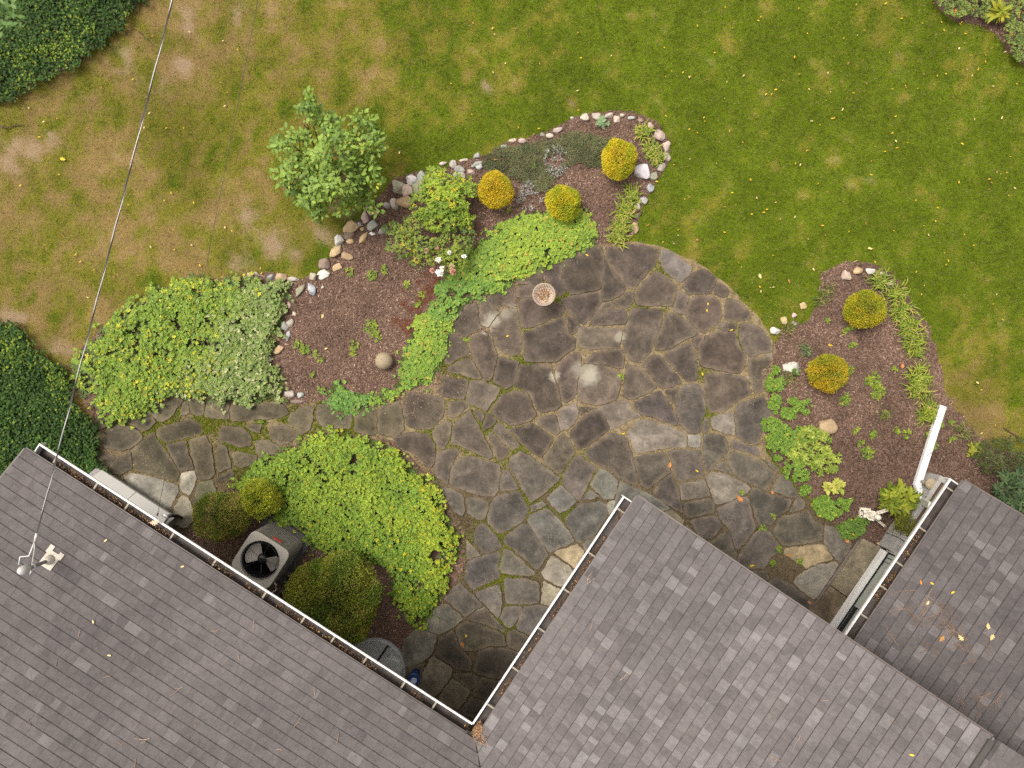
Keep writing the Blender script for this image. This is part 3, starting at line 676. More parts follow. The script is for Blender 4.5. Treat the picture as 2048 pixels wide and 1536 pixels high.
def stone_colour(x, y, r):
    brown = np.array([.057, .044, .034]); grey = np.array([.066, .059, .049]); olive = np.array([.056, .046, .029]); dark = np.array([.056, .046, .033]); bluish = np.array([.080, .077, .068])
    c = brown
    f = float(sstep(850, 1050, y)); c = c * (1 - f) + grey * f
    if x < 800 and y > 740: c = olive
    if x > 1280 and y > 800: c = .35 * brown + .65 * grey
    if y > 1240 and x < 1100: c = dark * .95
    if 1080 < x < 1300 and 960 < y < 1150: c = bluish * (.85 + .3 * r.random())
    return c * (.66 + .50 * r.random()) * np.array([1, 1 + r.normal(0, .02), 1 + r.normal(0, .04)])
SPECIAL = [((1145,1105),(.23,.185,.115)),((1110,1085),(.22,.18,.12)),((1135,1135),(.20,.18,.145)),((1100,1180),(.185,.165,.12)),((1090,1205),(.165,.155,.125)),((1610,1110),(.20,.155,.09)),((1440,850),(.24,.20,.16)),((370,965),(.27,.25,.20)),((365,1020),(.22,.20,.15)),((400,985),(.13,.125,.075)),((310,980),(.16,.15,.125)),((1390,1040),(.10,.085,.06)),((1370,885),(.14,.13,.115)),((1305,855),(.13,.11,.09)),((1250,830),(.13,.105,.085)),((1545,700),(.12,.11,.095)),((1230,1010),(.15,.145,.115)),((1320,1040),(.125,.11,.075)),((1130,850),(.12,.10,.085)),((1370,960),(.125,.11,.085)),((1450,855),(.14,.12,.10)),((1460,990),(.12,.105,.085)),((1355,540),(.10,.087,.078)),((1580,930),(.15,.145,.13)),((1420,1170),(.16,.14,.10)),((1470,1200),(.13,.12,.09)),((860,1230),(.11,.10,.075)),((885,1255),(.10,.093,.075)),((925,1170),(.085,.08,.07)),((840,1290),(.12,.11,.09)),((870,1350),(.12,.10,.075)),((900,1400),(.10,.085,.06)),((1632,1163),(.15,.138,.115))]
stone_polys = []
def add_stone(pts, r):
    c = np.mean(pts, 0); p = np.array(pts, float)
    d = p - c; L = np.hypot(d[:, 0], d[:, 1])[:, None]; p = p + d / L * (2.1 - 1.1 * r.random())
    p = chaikin(chaikin([tuple(v) for v in p], 1, .90), 1, .86)
    rsm = []
    for i in range(len(p)):
        a_, b_ = np.array(p[i]), np.array(p[(i + 1) % len(p)]); m_ = max(1, int(np.hypot(*(b_ - a_)) / 4.0))
        rsm += [a_ + (b_ - a_) * k / m_ for k in range(m_)]
    rsm = np.array(rsm)
    jx = (vnoise(rsm[:, 0], rsm[:, 1], 7, 400) - .5) * 3.2 + (vnoise(rsm[:, 0], rsm[:, 1], 2.6, 402) - .5) * 1.6
    jy = (vnoise(rsm[:, 0], rsm[:, 1], 7, 401) - .5) * 3.2 + (vnoise(rsm[:, 0], rsm[:, 1], 2.6, 403) - .5) * 1.6
    p = [tuple(v) for v in rsm + np.stack([jx, jy], 1)]
    stone_polys.append(p)
    w = [P(x, y) for x, y in p]
    ar = sum(w[i].x * w[(i + 1) % len(w)].y - w[(i + 1) % len(w)].x * w[i].y for i in range(len(w)))
    if ar < 0: w.reverse()
    n = len(w); cw = sum((v for v in w), Vector()) / n; h = .020 + .022 * r.random(); tx, ty = r.normal(0, .012, 2)
    def ring(inset, z):
        out = []
        for v in w:
            dd = v - cw; q_ = v - dd.normalized() * inset; out.append((q_.x - cw.x, q_.y - cw.y, z + (tx * dd.x + ty * dd.y if z > .015 else 0)))
        return out
    rings = [ring(0, .009), ring(.001, h - .006), ring(.007, h), ring(.085, h + .001)]
    V = sum(rings, []); Fc = []
    for k in range(3):
        for i in range(n): Fc.append((k * n + i, k * n + (i + 1) % n, (k + 1) * n + (i + 1) % n, (k + 1) * n + i))
    Fc.append(tuple(range(3 * n, 4 * n)))
    me = bpy.data.meshes.new('flagstone'); me.from_pydata(V, [], Fc); me.update()
    a = me.attributes.new('tone', 'FLOAT', 'POINT'); a.data.foreach_set('value', np.repeat([1.0, 1.0, .9, 0.0], n).astype(np.float32))
    me.materials.append(M['flag'])
    o = bpy.data.objects.new('flagstone', me); COL.objects.link(o); o.location = (cw.x, cw.y, 0); o.parent = patio
    col = stone_colour(c[0], c[1], r)
    best = min(SPECIAL, key=lambda s_: (s_[0][0] - c[0]) ** 2 + (s_[0][1] - c[1]) ** 2)
    if (best[0][0] - c[0]) ** 2 + (best[0][1] - c[1]) ** 2 < 22 ** 2: col = np.array(best[1]) * .85
    o.color = (*col, 1)
    return o
rs = np.random.default_rng(5)
for key, (ox, oy, polys) in ST.items():
    for pl in polys:
        add_stone([(ox + x / Z4, oy + y / Z4) for x, y in pl], rs)
# moss tufts and crumbs along the joints
q = sample(PATIO, 260000, 88, 4)
inst = np.zeros(len(q), bool)
for p in stone_polys:
    p = np.array(p); lo = p.min(0); hi = p.max(0); b = (q[:, 0] > lo[0]) & (q[:, 0] < hi[0]) & (q[:, 1] > lo[1]) & (q[:, 1] < hi[1])
    idx = np.where(b)[0]; cpt = p.mean(0); ps = cpt + (p - cpt) * .975
    inst[idx] |= inside(ps, q[idx, 0], q[idx, 1])
m = mossiness(q[:, 0], q[:, 1]); u = rng.random(len(q))
k = (~inst) & (u < .10 + .75 * m + .30 * sstep(.55, .70, fbm(q[:, 0], q[:, 1], 26, 61, 3))) & ~inside(ROOFS_PX[0], q[:, 0], q[:, 1])
k |= inst & (u < .16 * m ** 2 * (q[:, 0] < 760)); q = q[k]; m = m[k]; n = len(q)
b = Pn(q, .014 + .014 * rng.random(n)); yaw = rng.uniform(0, 6.28, n); sz = rng.uniform(.006, .015, n)
d = np.stack([np.cos(yaw), np.sin(yaw), rng.normal(0, .5, n)], 1) * sz[:, None]; s = np.stack([-np.sin(yaw), np.cos(yaw), rng.normal(0, .5, n)], 1) * sz[:, None] * .8
V = np.stack([b - d, b + s, b + d, b - s], 1)
gm = sstep(.12, .45, m + .25 * rng.random(n))[:, None]
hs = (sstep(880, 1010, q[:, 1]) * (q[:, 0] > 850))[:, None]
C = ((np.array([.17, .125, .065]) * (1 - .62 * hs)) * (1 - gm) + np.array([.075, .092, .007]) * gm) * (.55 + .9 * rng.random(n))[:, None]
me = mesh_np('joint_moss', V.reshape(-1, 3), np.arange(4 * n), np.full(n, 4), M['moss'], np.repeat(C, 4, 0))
tag(link('joint_moss', me), 'green moss and grit filling the joints between the flagstones', 'moss', kind='stuff')

# ------------------------------------------------------------------ the house: two joined wings (L and M) and a lower wing (R)
ZE, ZER, TAN = 2.75, 2.60, .25
SL = math.atan(TAN); CS, SN = math.cos(SL), math.sin(SL)
class Frame:
    """A roof slope: 'a' runs along the eave, 'b' points up the slope (plan view), d=0 at the gutter lip."""
    def __init__(s, p0, p1, z, flip=False):
        A, B = P(*p0, z), P(*p1, z); s.z = z; s.o = Vector((A.x, A.y, 0)); v = (B - A); s.len = Vector((v.x, v.y)).length
        s.a = Vector((v.x, v.y, 0)).normalized(); s.b = Vector((-s.a.y, s.a.x, 0)) * (-1 if flip else 1)
    def g(s, a, d, z): v = s.o + s.a * a + s.b * d; return Vector((v.x, v.y, z))        # anything in plan
    def r(s, a, d, up=0.0):                                                                # on the roof surface
        n = s.b * -SN + Vector((0, 0, CS)); v = s.g(a, d, s.z + .035 + (d - .10) * TAN); return v + n * up
FL = Frame((80, 888), (945, 1447), ZE, True)
FM = Frame((945, 1447), (1247, 993), ZE, True)
FR = Frame((1679, 1285), (1900, 958), ZER, True)
house = empty('house', FL.g(FL.len, 2.0, 0)); tag(house, 'house with grey shingled roofs meeting in a valley around the patio corner', 'house')
wing = empty('house_wing', FR.g(FR.len * .3, 2.0, 0)); tag(wing, 'lower house wing on the right with dark shingles littered with twigs', 'house')

EXPO = .122
M['flash_dark'] = mat_plain('roof_deck', (.05, .045, .043), .8, .2, 0, .2, 6)
M['trim'] = mat_plain('brown_drip_edge', (.075, .060, .055), .5, .3, 0, .25, 10)
def courses(fr, amin, amax, dmax, seed, tone0, tone_sd, wmin=.10, wmax=.34):
    """All shingle tabs of a slope: (a0l, a1l, a0u, a1u, d0, d1, tone, inner)."""
    r = np.random.default_rng(seed); out = []; k = 0; step = EXPO * CS; d = .125
    while d < dmax:
        d1 = min(d + step, dmax); lo, hi = amin(d), amax(d); lou, hiu = amin(d1), amax(d1); a = lo; first = True
        while a < hi - .01:
            w = r.uniform(wmin, wmax); e = a + w
            if e > hi - .08: e = hi
            tn = tone0 + r.normal(0, tone_sd) + (r.uniform(.10, .26) if r.random() < (.17 if seed == 102 else .10 if seed == 103 else .045) else 0)
            last = e >= hi
            out.append((a, e, lou if first else a, hiu if last else e, d, d1 + .02, min(1, max(0, tn)), not (first or last), r.random()))
            a = e; first = False
        d = d1; k += 1
    return out
def tab_corners(fr, tb):
    a0, a1, u0, u1, d0, d1, tn, inner, rr = tb
    t = .0035 + .003 * (rr > .6); g = .0006
    up = .004; lo_up = .0085 + t
    return [fr.r(a0 + g, d0, lo_up - .011), fr.r(a1 - g, d0, lo_up - .011), fr.r(u1 - g, d1, -.006), fr.r(u0 + g, d1, -.006),
            fr.r(a0 + g, d0, lo_up), fr.r(a1 - g, d0, lo_up), fr.r(u1 - g, d1, up + t * .4), fr.r(u0 + g, d1, up + t * .4)]
BOXF = [(3, 2, 1, 0), (4, 5, 6, 7), (0, 1, 5, 4), (1, 2, 6, 5), (2, 3, 7, 6), (3, 0, 4, 7)]
def lay(fr, tabs, parent, singles):
    """The chosen tabs as single shingles, the others as one part."""
    V, Fc, T = [], [], []
    rows = {}
    for tb in tabs: rows.setdefault(round(tb[4], 4), []).append(tb)
    for d0, tbs in sorted(rows.items())[1:]:      # added dark strips paint the shadow line below every butt edge
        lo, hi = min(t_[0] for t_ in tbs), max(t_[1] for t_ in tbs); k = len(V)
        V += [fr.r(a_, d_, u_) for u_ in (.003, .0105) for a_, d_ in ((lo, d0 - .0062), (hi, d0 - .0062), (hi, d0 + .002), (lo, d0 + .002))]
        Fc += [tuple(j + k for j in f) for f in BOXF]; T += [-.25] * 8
    for i, tb in enumerate(tabs):
        cs = tab_corners(fr, tb)
        if i in singles:
            c0 = sum(cs, Vector()) / 8
            me = bpy.data.meshes.new('shingle'); me.from_pydata([v - c0 for v in cs], [], BOXF); me.update()
            at = me.attributes.new('tone', 'FLOAT', 'POINT'); at.data.foreach_set('value', np.full(8, tb[6], np.float32)); me.materials.append(M['shingle'])
            o = bpy.data.objects.new('shingle', me); COL.objects.link(o); o.parent = parent; o.location = c0 - world_mat(parent).translation
        else:
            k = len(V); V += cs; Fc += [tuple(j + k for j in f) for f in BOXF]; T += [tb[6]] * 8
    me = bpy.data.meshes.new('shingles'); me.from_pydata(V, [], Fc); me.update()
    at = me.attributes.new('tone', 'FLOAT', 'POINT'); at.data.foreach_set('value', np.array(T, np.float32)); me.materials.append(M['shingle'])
    o = link('shingles_and_shadow_strips', me, None, parent, True); o['kind'] = 'stuff'; return o
def inview(v, m=0):
    s = F / (H - v.z); x = v.x * s + 1024; y = -v.y * s + 768; return -m < x < 2048 + m and -m < y < 1536 + m
def visible_order(fr, tabs, ok=lambda v: True):
    L = []
    for i, tb in enumerate(tabs):
        if not tb[7]: continue
        c = sum(tab_corners(fr, tb), Vector()) / 8
        if inview(c) and ok(c): L.append((-(tb[1] - tb[0]) / (H - c.z) ** 2, i))
    L.sort(); return [i for _, i in L]

RIDGE = 4.51
aC_L = FL.len
L_left, = (-.11,)
tL = courses(FL, lambda d: -.10, lambda d: aC_L + d * .98, RIDGE, 101, .43, .042, .05, .20)
tM = courses(FM, lambda d: -d * .98, lambda d: FM.len + .10, RIDGE, 102, .53, .065, .06, .17)
tR = courses(FR, lambda d: -2.2, lambda d: FR.len + .07, 4.0, 103, .35, .055, .07, .20)
def deck(name, fr, a0f, a1f, d0, d1, parent, lab=None):
    mb = MB(); q_ = [(a0f(d0), d0), (a1f(d0), d0), (a1f(d1), d1), (a0f(d1), d1)]
    tp = [fr.r(a, d, -.008) for a, d in q_]; bt = [fr.r(a, d, -.11) for a, d in q_]
    mb.add(bt + tp, BOXF); o = mb.build(name, M['flash_dark'], parent)
    if lab: o['label'] = lab
    return o
dL = deck('roof', FL, lambda d: -.09, lambda d: aC_L + d, .135, RIDGE, house, 'weathered grey roof slope on the lower left')
dM = deck('roof', FM, lambda d: -d, lambda d: FM.len + .09, .135, RIDGE, house, 'paler grey gable roof slope in the lower middle')
dR = deck('roof', FR, lambda d: -2.2, lambda d: FR.len + .06, .135, 4.0, wing, 'dark grey roof slope of the lower wing')
oL = visible_order(FL, tL); oM = visible_order(FM, tM)
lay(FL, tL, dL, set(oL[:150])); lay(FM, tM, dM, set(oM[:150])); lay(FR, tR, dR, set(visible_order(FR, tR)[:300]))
# far slope behind the ridge of the middle wing, ridge vent
class Far(Frame):
    def __init__(s, fr): s.z = fr.z; s.a = fr.a; s.b = -fr.b; s.o = fr.g(0, 2 * RIDGE, 0); s.len = fr.len
FM2 = Far(FM)
t2 = courses(FM2, lambda d: -3.0, lambda d: FM.len + .10, RIDGE - .10, 104, .55, .13, .16, .34)
d2 = deck('roof', FM2, lambda d: -3.0, lambda d: FM.len + .09, .135, RIDGE - .02, house, 'far slope of the middle gable roof beyond its ridge')
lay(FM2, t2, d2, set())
mb = MB(); rp = FM.r(0, RIDGE, .03); rp2 = FM.r(FM.len + .06, RIDGE, .03); ax = (FM.a, FM.b, Vector((0, 0, 1)))
mid_a = (FM.len + .06 - 4.0) / 2
mb.box(FM.r(mid_a, RIDGE, .012), ((FM.len + .06 + 4.0) / 2, .032, .014), ax); mb.build('ridge_vent', M['flash_dark'], house)
# left wing ridge and far slope (outside the picture), simple deck
FL2 = Far(FL); deck('roof', FL2, lambda d: -.09, lambda d: aC_L + 3, .135, RIDGE - .02, house, 'far slope of the left roof beyond its ridge')
# drip edges along eaves and rakes
def strip(fr, a0, d0, a1, d1, w, h, mat, parent, name, up=.002):
    p, q_ = fr.r(a0, d0, up), fr.r(a1, d1, up); v = (q_ - p); u = v.normalized(); nrm = (fr.b * -SN + Vector((0, 0, CS))); s_ = nrm.cross(u).normalized()
    mb = MB(); mb.box((p + q_) / 2, (v.length / 2, w, h), (u, s_, nrm)); return mb.build(name, mat, parent)
strip(FL, -.10, .121, aC_L, .121, .012, .012, M['trim'], dL, 'drip_edge', -.014); strip(FM, 0, .121, FM.len + .1, .121, .012, .012, M['trim'], dM, 'drip_edge', -.014); strip(FR, -2.2, .121, FR.len + .07, .121, .012, .012, M['trim'], dR, 'drip_edge', -.014)
strip(FL, -.112, .13, -.112, RIDGE, .009, .012, M['trim'], dL, 'rake_trim', -.012); strip(FM, FM.len + .112, .13, FM.len + .112, RIDGE, .009, .012, M['trim'], dM, 'rake_trim', -.012); strip(FR, FR.len + .082, .13, FR.len + .082, 4.0, .009, .012, M['trim'], dR, 'rake_trim', -.012)

# gutters
def gutter(fr, a0, a1, parent, hang, e0=True, e1=True, grime=.5, lab=None):
    z = fr.z
    mb = MB(); prof_o = [(.165, z - .002), (.165, z - .11), (.035, z - .11), (.012, z - .055), (.004, z - .012)]
    prof_i = [(.161, z - .002), (.161, z - .106), (.037, z - .106), (.016, z - .055), (.010, z - .012)]
    n = len(prof_o)
    V = [fr.g(a0, d, zz) for d, zz in prof_o] + [fr.g(a1, d, zz) for d, zz in prof_o] + [fr.g(a0, d, zz) for d, zz in prof_i] + [fr.g(a1, d, zz) for d, zz in prof_i]
    Fo = [(i, i + 1, n + i + 1, n + i) for i in range(n - 1)]; Fi = [(2 * n + i + 1, 2 * n + i, 3 * n + i, 3 * n + i + 1) for i in range(n - 1)]
    g = MB(); g.add(V, Fi); o = g.build('gutter', M['gutter_in'], parent)
    if lab: o['label'] = lab
    g = MB(); g.add(V, Fo); g.build('gutter_face', M['white_alu'], o)
    l = MB(); l.box((fr.g(a0, .004, z) + fr.g(a1, .004, z)) / 2, ((a1 - a0) / 2, .0115, .009), (fr.a, fr.b, Vector((0, 0, 1)))); l.build('gutter_lip', M['white_alu'], o)
    for e, aa in ((e0, a0), (e1, a1)):
        if e:
            l = MB(); l.box(fr.g(aa, .080, z - .052), (.007, .088, .062), (fr.a, fr.b, Vector((0, 0, 1)))); l.build('end_cap', M['white_alu'], o)
    for h in hang:
        l = MB(); l.box(fr.g(h, .082, z - .016), (.011, .078, .005), (fr.a, fr.b, Vector((0, 0, 1)))); l.build('gutter_hanger', M['hanger'], o)
    return o
def along(fr, px, py, z): p = P(px, py, z); return (Vector((p.x, p.y, 0)) - fr.o).dot(fr.a)
gutter(FL, 0, aC_L - .0, house, [along(FL, x, y, ZE) for x, y in ((112, 915), (196, 963), (258, 1004), (348, 1064), (434, 1116), (532, 1184), (608, 1236), (670, 1272), (734, 1314), (810, 1364), (872, 1406))], True, False, lab='white gutter of the left roof')
gutter(FM, 0, FM.len, house, [along(FM, x, y, ZE) for x, y in ((1236, 1018), (1178, 1106), (1130, 1180), (1076, 1256), (1026, 1336), (976, 1410))], False, True, lab='white gutter of the middle roof')
gutter(FR, -1.0, FR.len, wing, [along(FR, x, y, ZER) for x, y in ((1895, 975), (1840, 1055), (1795, 1125), (1762, 1172), (1725, 1230))], False, True, lab='white gutter of the lower wing')

# walls, set well back under the eaves
def wall(fr, a0, a1, d, z1, parent, mat, boards=True, lab=None, th=.12):
    ax = (fr.a, fr.b, Vector((0, 0, 1)))
    mb = MB(); mb.box(fr.g((a0 + a1) / 2, d + th / 2 + .02, z1 / 2), ((a1 - a0) / 2, th / 2, z1 / 2), ax); o = mb.build('wall', M['conc'], parent)
    if lab: o['label'] = lab
    if boards:
        n = int((z1 - .30) / .115)
        me0 = None
        for k in range(n):
            b = MB(); zc = .30 + .115 * (k + .5)
            b.box(Vector((0, 0, 0)), ((a1 - a0) / 2 + .01, .008, .060), (fr.a, (fr.b + Vector((0, 0, .10))).normalized(), (Vector((0, 0, 1)) - fr.b * .10).normalized()))
            if me0 is None:
                bo = b.build('siding_board', mat, None); me0 = bo.data; bo.parent = o
            else: bo = link('siding_board', me0, None, o)
            bo.location = fr.g((a0 + a1) / 2, d + .006, zc)
    return o
wL = wall(FL, .15, aC_L + .9, 1.30, 2.9, house, M['siding'], True, 'grey sided wall under the left eave')
wM = wall(FM, -1.2, FM.len - .35, 1.12, 2.9, house, M['siding'], True, 'grey sided wall under the middle eave')
mb = MB()   # gable wall of the middle wing
mb.add([FM.g(FM.len - .36, 1.1, 0), FM.g(FM.len - .36, 2 * RIDGE - 1.1, 0), FM.g(FM.len - .36, 2 * RIDGE - 1.1, 2.85), FM.g(FM.len - .36, RIDGE, 3.70), FM.g(FM.len - .36, 1.1, 2.85),
        FM.g(FM.len - .50, 1.1, 0), FM.g(FM.len - .50, 2 * RIDGE - 1.1, 0), FM.g(FM.len - .50, 2 * RIDGE - 1.1, 2.85), FM.g(FM.len - .50, RIDGE, 3.70), FM.g(FM.len - .50, 1.1, 2.85)],
       [(0, 1, 2, 3, 4), (9, 8, 7, 6, 5)] + [((i + 1) % 5, i, 5 + i, 5 + (i + 1) % 5) for i in range(5)])
o = mb.build('wall', M['siding'], house); o['label'] = 'gable wall under the middle roof'
mb = MB(); mb.add([FL.g(.15, 1.3, 0), FL.g(.15, 6.7, 0), FL.g(.15, 6.7, 2.9), FL.g(.15, RIDGE, 3.70), FL.g(.15, 1.3, 2.9), FL.g(.30, 1.3, 0), FL.g(.30, 6.7, 0), FL.g(.30, 6.7, 2.9), FL.g(.30, RIDGE, 3.70), FL.g(.30, 1.3, 2.9)],
       [(4, 3, 2, 1, 0), (5, 6, 7, 8, 9)] + [(i, (i + 1) % 5, 5 + (i + 1) % 5, 5 + i) for i in range(5)])
o = mb.build('wall', M['siding'], house); o['label'] = 'gable wall at the left end of the house'

# right wing: wall with a sliding door above a white sill
AXR = (FR.a, FR.b, Vector((0, 0, 1)))
def rd(px, py, z): p = P(px, py, z); v = Vector((p.x, p.y, 0)) - FR.o; return v.dot(FR.a), v.dot(FR.b)
aS0, dS = rd(1650, 1272, .20); aS1, _ = rd(1764, 1098, .20); aP1, dP1 = rd(1781, 1066, .40)
aS0 -= .9
mb = MB(); mb.box(FR.g((aS1 - .15 + FR.len) / 2 , dS + .42, 1.25), ((FR.len - aS1 + .15) / 2, .10, 1.25), AXR); o = mb.build('wall', M['siding'], wing); o['label'] = 'grey wall of the lower wing behind the planter'
mb = MB(); mb.box(FR.g((aS0 + aS1) / 2, dS + .42, 2.30), ((aS1 - aS0) / 2, .10, .25), AXR); o = mb.build('wall', M['siding'], wing); o['label'] = 'wall above the sliding door'
mb = MB(); mb.box(FR.g(FR.len - .35, dS + 2.2, 1.35), (.08, 1.9, 1.35), AXR); o = mb.build('wall', M['siding'], wing); o['label'] = 'end wall of the lower wing'
door = MB(); door.box(FR.g((aS0 + aS1) / 2, dS + .20, .20), ((aS1 - aS0) / 2, .16, .05), AXR); dr = door.build('sliding_door', M['black'], wing)
mb = MB(); mb.box(FR.g((aS0 + aS1) / 2, dS + .016, .205), ((aS1 - aS0) / 2, .034, .055), AXR); mb.build('sill', M['white'], dr)
mb = MB(); mb.box(FR.g((aS0 + aS1) / 2 - .2, dS + .088, .254), ((aS1 - aS0) / 2 - .25, .003, .006), AXR); mb.build('track', M['steel'], dr)
aD, _ = rd(1706, 1210, .3)
aT, _ = rd(1757, 1126, .3)
def panel(a0, a1, d, nm):
    mb = MB()
    for (x0, x1, z0, z1) in ((a0, a1, .26, .40), (a0, a1, 1.98, 2.05), (a0, a0 + .07, .40, 1.98), (a1 - .07, a1, .40, 1.98)):
        mb.box(FR.g((x0 + x1) / 2, d, (z0 + z1) / 2), ((x1 - x0) / 2, .022, (z1 - z0) / 2), AXR)
    o = mb.build(nm, M['door_grey'], dr)
    mb = MB(); mb.box(FR.g((a0 + a1) / 2, d + .004, 1.19), ((a1 - a0) / 2 - .07, .006, .79), AXR); mb.build('pane', M['glass'], dr)
panel(aD, aT, dS + .105, 'door_leaf'); panel(aS0, aD + .05, dS + .175, 'door_leaf')
mb = MB()
for k, (w_, dd) in enumerate(((.035, .07), (.03, .10), (.03, .13))):
    mb.box(FR.g(aT + .035 + .075 * k, dS + .10 + dd / 2, 1.12), (w_, .04 + .02 * k, .88), AXR)
mb.build('door_jamb', M['door_grey'], dr)
mb = MB(); mb.box(FR.g((aT + .24 + aS1 + .05) / 2, dS + .20, .34), ((aS1 + .05 - aT - .24) / 2, .13, .18), AXR); mb.build('door_plinth', M['siding'], dr)

# stone step in front of the sliding door, two slabs
step = empty('door_step', P(1690, 1180)); tag(step, 'long low stone step in front of the sliding door', 'step')
def slab(pts, z0, z1, mat, nm, parent, col=None):
    mb = MB(); w = [P(x, y, z1) for x, y in pts]
    if sum(w[i].x * w[(i + 1) % len(w)].y - w[(i + 1) % len(w)].x * w[i].y for i in range(len(w))) < 0: w.reverse()
    mb.prism([(v.x, v.y) for v in w], z0, z1); o = mb.build(nm, mat, parent)
    bv = o.modifiers.new('edge', 'BEVEL'); bv.width = .008; bv.segments = 2
    at = o.data.attributes.new('tone', 'FLOAT', 'POINT'); at.data.foreach_set('value', np.zeros(len(o.data.vertices), np.float32))
    if col: o.color = (*col, 1)
    return o
slab([(1663, 1171), (1727, 1077), (1764, 1096), (1697, 1196)], .01, .14, M['flag'], 'step_slab', step, (.110, .092, .062))
slab([(1662, 1172.4), (1696, 1197), (1610, 1340), (1560, 1310)], .01, .139, M['flag'], 'step_slab', step, (.095, .072, .046))
slab([(1716, 1081), (1724, 1076), (1610, 1250), (1603, 1247)], .01, .07, M['trim'], 'step_riser', step)

# ------------------------------------------------------------------ service cable, mast, thin wire, roof hardware
mast_base = FL.g(along(FL, 100, 1120, 3.14), 0, 0); pb = P(100, 1120, 3.02)
mast = empty('service_mast', pb); tag(mast, 'galvanised electrical mast with grey weatherhead on the left roof', 'mast')
nrmL = (FL.b * -SN + Vector((0, 0, CS))); upL = (FL.b * CS + Vector((0, 0, SN)))
dm = (Vector((pb.x, pb.y, 0)) - FL.o).dot(FL.b); am = (Vector((pb.x, pb.y, 0)) - FL.o).dot(FL.a)
mb = MB(); mb.box(FL.r(am, dm, .018), (.085, .10, .004), (FL.a, upL, nrmL)); mb.box(FL.r(am - .075, dm - .10, .019), (.03, .05, .004), (FL.a, upL, nrmL)); mb.box(FL.r(am + .075, dm - .09, .019), (.03, .04, .004), (FL.a, upL, nrmL)); mb.build('flashing', M['flash'], mast)
mb = MB(); mb.lathe(FL.r(am, dm, .01), [(.062, 0), (.055, .03), (.040, .07), (.030, .085)], 20); mb.build('rubber_boot', M['flash'], mast, True)
pt = Vector((pb.x, pb.y, 3.46)); mb = MB(); mb.tube([pb, pt], .022, 12); mb.build('pipe', M['steel'], mast, True)
mb = MB(); mb.lathe(pt, [(.034, -.06), (.052, -.02), (.056, .02), (.050, .055), (.032, .085), (.008, .098)], 24); mb.build('weatherhead', M['cable_bare'], mast, True)
mb = MB(); mb.lathe(pb + Vector((0, 0, .30)), [(.030, -.012), (.033, 0), (.030, .012)], 16); mb.build('clamp', M['cable_bare'], mast, True)
S0 = P(70, 1082, 3.42); S1 = P(330, 0, 4.55); dirc = (S1 - S0)
ends = S0 + dirc * 3.2
cable = empty('service_cable', S0); tag(cable, 'twisted overhead electric cable crossing the lawn to the roof mast', 'cable')
def helix(ph, rad, turns, npt, r, mat, nm):
    u = dirc.normalized(); a = u.cross(Vector((0, 0, 1))).normalized(); b = u.cross(a); pts = []
    for i in range(npt):
        f = i / (npt - 1); t_ = ph + 2 * math.pi * turns * f
        pts.append(S0 + (ends - S0) * f + Vector((0, 0, -.55 * 4 * f * (1 - f) * .25)) + a * (rad * math.cos(t_)) + b * (rad * math.sin(t_)))
    mb = MB(); mb.tube(pts, r, 6); return mb.build(nm, mat, cable, True)
helix(0, .0048, 24, 620, .0054, M['cable_bare'], 'bare_wire'); helix(2.09, .0048, 24, 620, .0046, M['cable_black'], 'insulated_wire'); helix(4.19, .0048, 24, 620, .0046, M['cable_black'], 'insulated_wire')
mb = MB(); mb.tube([S0, S0 + (pt - S0) * .35 + Vector((0, 0, -.05)), P(60, 1150, 3.33), pt + Vector((.05, 0, -.10))], .007, 6); mb.build('tie_wire', M['cable_bare'], cable, True)
mb = MB(); mb.tube([S0, P(58, 1112, 3.38), P(40, 1114, 3.40), P(38, 1130, 3.44)], .010, 6); mb.build('drip_loop', M['cable_bare'], cable, True)
mb = MB(); mb.tube([S0 + Vector((.01, 0, 0)), P(64, 1120, 3.33), P(56, 1140, 3.34), P(40, 1140, 3.44)], .007, 6); mb.build('drip_loop', M['cable_black'], cable, True)
mb = MB(); mb.tube([S0 - dirc.normalized() * .02, S0 + dirc.normalized() * .10], .016, 8); mb.build('wedge_clamp', M['cable_bare'], cable, True)
W0 = P(316, 1024, 2.42); W1 = P(508, 0, 4.1)
wire = empty('telephone_wire', W0); tag(wire, 'thin dark overhead wire running down to the left eave', 'cable')
pts = [W0 + (W1 - W0) * (3.0 * i / 60) + Vector((0, 0, -.10 * math.sin(math.pi * i / 60))) for i in range(61)]
mb = MB(); mb.tube(pts, .0030, 5); mb.build('wire', M['cable_black'], wire, True)
mb = MB(); mb.tube([W0 - (W1 - W0).normalized() * .05, W0 + (W1 - W0).normalized() * .04], .012, 8); mb.build('wire_clamp', M['white'], wire, True)

# ------------------------------------------------------------------ things along the left wall
AXL = (FL.a, FL.b, Vector((0, 0, 1)))
def ld(px, py, z): p = P(px, py, z); v = Vector((p.x, p.y, 0)) - FL.o; return v.dot(FL.a), v.dot(FL.b)
a0, d0 = ld(206, 936, .22); a1, d1 = ld(338, 1032, .22); d0 = (d0 + d1) / 2
bk = empty('cellar_bulkhead', FL.g((a0 + a1) / 2, d0, 0)); tag(bk, 'low grey cellar bulkhead against the left wall', 'bulkhead')
def wedge(x0, x1, dz0, dz1, df, db, zb=0.0):
    return [FL.g(x0, df, zb), FL.g(x1, df, zb), FL.g(x1, db, zb), FL.g(x0, db, zb), FL.g(x0, df, dz0), FL.g(x1, df, dz0), FL.g(x1, db, dz1), FL.g(x0, db, dz1)]
dw = 1.29
mb = MB(); mb.add(wedge(a0 - .10, a0 - .005, .20, .58, d0 + .02, dw), BOXF); mb.add(wedge(a1 + .005, a1 + .08, .20, .58, d0 + .02, dw), BOXF); mb.add(wedge(a0 - .004, a1 + .004, .16, .50, d0 + .06, dw), BOXF); mb.build('curb', M['conc'], bk)
